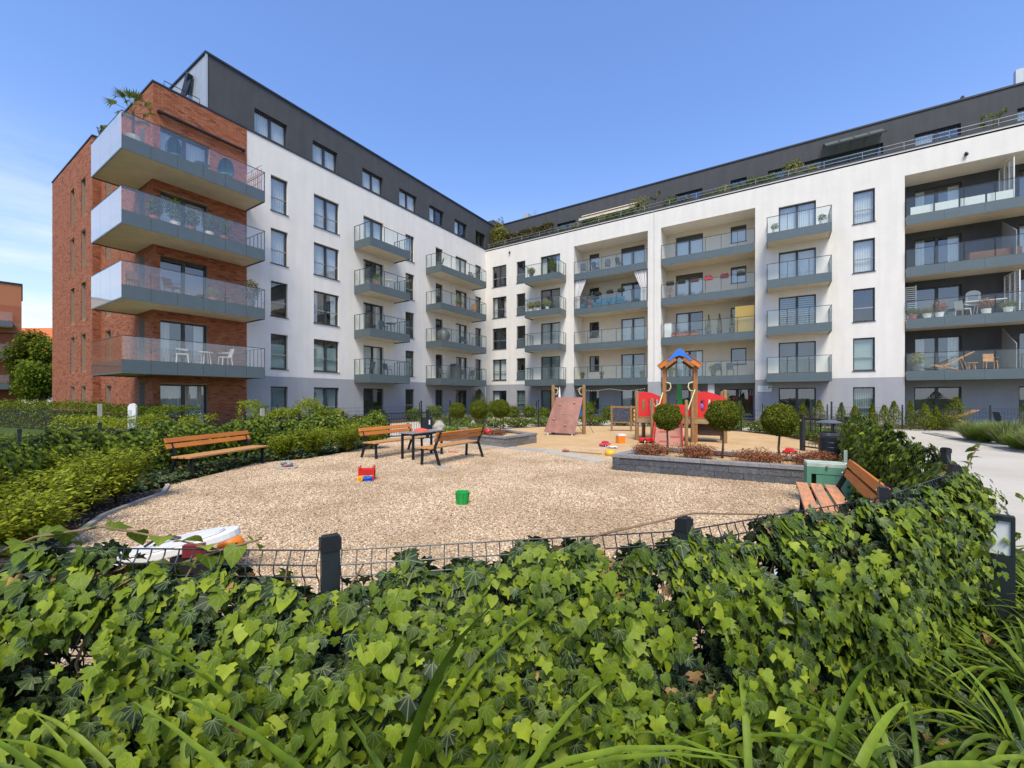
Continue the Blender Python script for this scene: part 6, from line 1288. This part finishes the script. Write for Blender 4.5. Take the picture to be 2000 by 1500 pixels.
tag(MB().box(0,0,0,1.9,.5,.5).build('wooden_chest', m_rattan, None, (32.6,.4,F(3))), 'long brown chest on the third floor dark loggia', 'chest')
t = empty('deck_chair', (31.0,-2.6,.0), 0, 'orange deck chair on the ground floor terrace behind the big conifer', 'deck chair')
for y in (0,.5): MB().bar((-.2,y,.3),(1.1,y,.95),.04,.05).build('rail', m_teak, t); MB().bar((0,y,.65),(.9,y,.2),.04,.05).build('rail', m_teak, t)
chair('grey_chair', (33.0,-2.4,0), 1.8, m_gch, 'dark garden chair on the right ground floor terrace'); table('terrace_table', (33.9,-2.2,0), m_gch, 'dark garden table on the right ground floor terrace'); tag(MB().box(-.3,-.3,0,.3,.3,1.0).build('storage_box', m_bluef, None, (35.0,-2.0,0), bevel=.04), 'blue covered box on the right ground floor terrace', 'box')
tag(MB().lathe([(.03,0),(.03,.95),(.08,.95),(.1,1.05),(.03,1.15)], 10).build('bird_feeder', m_wh, None, at(1880,829)), 'thin pale post with a small round top before the right terrace', 'post')
# roof terrace
RH = 'rusty green hedge sections on the roof terrace'
for i, (x0, x1, h) in enumerate(((.2,2.2,1.25),(2.4,4.6,1.3),(4.8,6.9,1.35))): boxhedge('terrace_hedge', (x0,.75,15.7), (x1,.75,15.7), .5, h, 2600, m_rust, .12, 'rusty green hedge on the roof terrace, %s from the inner corner' % ('first','second','third')[i], RH, wob=.06)
blob('bamboo', (1.0,.9,15.7), .9, .6, 1.5, 3500, m_bamb, .13, 'yellow green bamboo rising above the roof edge at the inner corner', 'bamboo')
for i, (x, r_, h, m, lb) in enumerate(((7.8,.6,.35,m_hedge,'low green plant on the terrace above the first loggia, left'),(9.2,.7,.4,m_bamb,'pale green plant on the terrace above the first loggia'),(10.6,.7,.35,m_hedge,'low green planting on the terrace above the first loggia, right'),(12.2,.7,.4,m_hedge,'low green planting before the pale awning'),(14.6,.9,.85,m_bamb,'round golden green bush above the pier between the loggias'),(13.6,.5,.4,m_hedge,'small bush left of the golden green bush'),
      (18.0,.6,.35,m_rust,'rusty plant above the second loggia, left'),(19.5,.6,.3,m_hedge,'low plant above the second loggia, right'),(21.5,.6,.35,m_hedge,'low plant above the small balcony column'),(23.2,.7,.45,m_hedge,'green planting left of the glass canopy'),(24.6,.6,.75,m_bamb,'yellow green bush left of the glass canopy'),(25.6,.4,.4,m_bamb,'small yellow green plant at the start of the bare rail'),(16.9,.6,.5,m_hedge,'green plant above the left edge of the second loggia'),(20.5,.6,.45,m_bamb,'golden plant above the middle of the second loggia'),(22.4,.5,.5,m_hedge,'green plant above the pier right of the second loggia'),(11.4,.6,.5,m_bamb,'pale green plant under the awning, left'),(13.0,.5,.45,m_hedge,'green plant under the awning, right'))): blob('terrace_plant', (x,.65,15.75), r_, .35, h, 1100, m, .1, lb, 'plant', 'plants on the roof terrace')
palm('terrace_palm', (15.9,.7,15.7), 1.3, 7, 'thin palm on the roof terrace beside the golden green bush', m_palm, m_terr, .6)
palm('terrace_palm', (33.6,.7,15.7), .9, 9, 'palm on the roof terrace at the far right', m_palm, m_terr, .7)
t = empty('awning', (9.4,.95,16.9), 0, 'long pale awning pulled out over the roof terrace', 'awning'); b = MB(); b.quad((0,.6,.55),(0,-.25,.05),(4.8,-.25,.05),(4.8,.6,.55)); b.quad((0,-.25,.05),(0,-.26,-.2),(4.8,-.26,-.2),(4.8,-.25,.05)); b.build('cloth', M('cream_awning', (.62,.55,.42), .8), t)
MB().box(-.02,-.29,.03,4.82,-.24,.08).build('front_bar', m_rattan, t); MB().tube([(2.9,-.2,-1.1),(2.9,-.2,.03)], .03, 6).build('pole', m_black, t)
t = empty('glass_canopy', (26.3,0.35,17.5), 0, 'slanted glass canopy with dark beams over the roof terrace', 'canopy')
for i in range(5): MB().bar((i*.72,.0,-.15),(i*.72,1.26,.62),.05,.08).build('beam', m_black, t)
for i in range(4): b = MB(); b.quad((i*.72+.03,0,-.1),(i*.72+.69,0,-.1),(i*.72+.69,1.24,.66),(i*.72+.03,1.24,.66)); b.build('pane', glass('canopy_glass', (.55,.65,.55), 1.5, haze=.45, hazec=(.40,.50,.42)), t)
MB().box(0,-.04,-.2,2.9,.0,-.1).build('gutter', m_black, t)
tag(MB().slab([(0,0),(.5,0),(.3,.75),(.2,.75)],-.25,.25).build('roof_vent', m_black, None, (32.7,3,18.66)), 'dark pointed roof vent at the far right of the roof', 'roof vent')
tag(MB().box(0,0,0,.3,.3,1.3).build('flue', m_clad, None, (35.0,2.6,18.66)), 'pale square flue at the right edge of the roof', 'flue')
tag(MB().slab([(0,0),(.5,0),(.3,.6),(.2,.6)],-.25,.25).build('roof_vent', m_black, None, (4.9,3,18.66)), 'small dark pointed roof vent near the inner corner', 'roof vent')
t = empty('antenna', (4.0,2.6,18.66), 0, 'thin roof antenna near the inner corner', 'antenna'); MB().tube([(0,0,0),(0,0,1.0)], .02, 5).build('mast', m_trans, t)
for z in (.5,.65,.8,.95): MB().tube([(-.25,0,z),(.25,0,z)], .01, 4).build('rod', m_trans, t)
# terrace on the brick corner: heater and wire plant
t = empty('awning_cassette', (-1.7,-23.25,17.3), 0, 'dark rolled awning box fixed to the pale cladding above the brick corner', 'awning'); b = MB(); b.bar((-.35,-.12,.0),(.25,-.12,.75),.22,.3); b.build('housing', m_bin, t); MB().bar((-.05,-.3,-.4),(.2,-.12,.5),.08,.25).build('arm', m_bin, t)
blob('terrace_plant', (-7.3,-25.2,15.85), .35, .25, .3, 400, m_yew, .12, 'small dark plant on the roof edge of the brick block', 'plant', None)
tag(MB().box(-.3,-.2,0,.3,.2,.3).build('roof_hood', m_wh, None, (-6.6,-24.9,15.9)), 'small white hood on the roof edge of the brick block', 'roof hood')
# ---- far left: brick house with balconies, orange roofed house, tree
c = W(-55,46.2); c.z = 0
fb = empty('far_brick_building', c, YAW+.87, 'distant red brick building with grey balconies at the left edge', 'building'); Hh = 1.6+(775-557)*46.2/805
hs = [(-9.5,-8.3,z,z+1.9) for z in (.8,3.8,6.8,9.8)]+[(-5.5,-3.2,z,z+2.2) for z in (.3,3.3,6.3)]
wall('wall', -24, 0, -.2, Hh, hs, m_brick, parent=fb); b = MB(); b.quad((0,0,-.2),(0,12,-.2),(0,12,Hh),(0,0,Hh)); b.build('side_wall', m_brick, fb); MB().box(-24,-.1,Hh,.1,12,Hh+.15).build('coping', m_cop, fb)
for h in hs: window(h[0],0,h[2],h[1]-h[0],h[3]-h[2],0,'D2','dark',sill=False,parent=fb)
for z in (2.45,5.75,9.2):
    o = MB().box(-7.2,-1.9,z,-.6,0,z+.1).build('balcony', m_soffit, fb); MB().box(-7.2,-1.93,z-.05,-.6,-1.9,z+.55).build('fascia_panel', m_fascia, o); MB().box(-.62,-1.9,z-.05,-.58,0,z+.55).build('fascia_panel', m_fascia, o); MB().box(-7.2,-1.92,z+.6,-.62,-1.9,z+1.5).build('glass_panel', m_bglass, o); MB().box(-.61,-1.9,z+.6,-.59,0,z+1.5).build('glass_panel', m_bglass, o)
for k in range(6): MB().tube([(-2.6-.0*k,2-.8*k*.3,Hh),(-2.6,2-.8*k*.3,Hh+1.0)], .05, 4).build('roof_rail', m_metal, fb)
c = W(-84,75); hb = empty('far_house', c, YAW, 'distant cream house with a steep orange tiled roof behind the tree', 'house'); m_tile = M('orange_tiles', (.62,.14,.04), .8, ns=3, na=.1, stretch=(1,1,6), bump=.4, bs=20)
wall('wall', -14, 14, 0, 6.5, [(x,x+1.2,z,z+1.6) for x in (-4,-1,2,5) for z in (1.2,4.2)], M('cream_plaster', (.66,.60,.52), .9), parent=hb)
for x in (-4,-1,2,5):
    for z in (1.2,4.2): window(x,0,z,1.2,1.6,0,'W2','dark',parent=hb)
b = MB(); b.quad((-14.5,-.7,6.3),(14.5,-.7,6.3),(14.5,7,15.3),(-14.5,7,15.3)); b.quad((14.5,14.7,6.3),(-14.5,14.7,6.3),(-14.5,7,15.3),(14.5,7,15.3)); b.poly([(14.2,0,6.5),(14.2,14,6.5),(14.2,7,15.2)]); b.build('roof', m_tile, hb)
o = MB().box(-1.4,4.5,13.2,1.6,7,15.5).build('dormer', M('cream_plaster2', (.62,.5,.45), .9), hb); MB().box(-1.6,4.3,15.5,1.8,7.2,16.2).build('dormer_roof', M('dark_red_tiles', (.28,.05,.03), .8), hb)
def tree(loc, h, r_, n, label, mat, size=.28):
    t = empty('broadleaf_tree', loc, 0, label, 'tree'); b = MB(); b.tube([(0,0,0),(.1,0,h*.3),(0,.1,h*.6)], [.28,.2,.12], 8)
    lumps = []
    for k in range(26):
        u = sph(1)[0]; c = Vector((u[0]*r_*.62, u[1]*r_*.62, h*.58+u[2]*h*.33)); lumps.append(c); b.tube([(0,0,h*.3), c*.6+Vector((0,0,h*.15)), c], [.09,.05,.02], 5)
    b.build('trunk', m_bark, t); P = []
    per = n//26; A = np.vstack([np.array(c)+sph(per)*(r_*.42*RS.uniform(.35,1,(per,1))) for c in lumps]); nn = A-np.array([0,0,h*.5]); nn /= np.linalg.norm(nn,axis=1,keepdims=True)
    cloud('crown', OVAL, A, nn+UP*.4, nn+UP*-.2, RS.uniform(size*.6,size*1.3,len(A)), mat, t, .6); return t
tree(W(-50.2,44), 8.4, 3.1, 26000, 'leafy green tree between the brick block and the distant brick building', m_hedge)
tree(W(-66,58), 6.5, 2.6, 6000, 'second leafy tree behind the first one, before the orange roofed house', m_yew, .3)
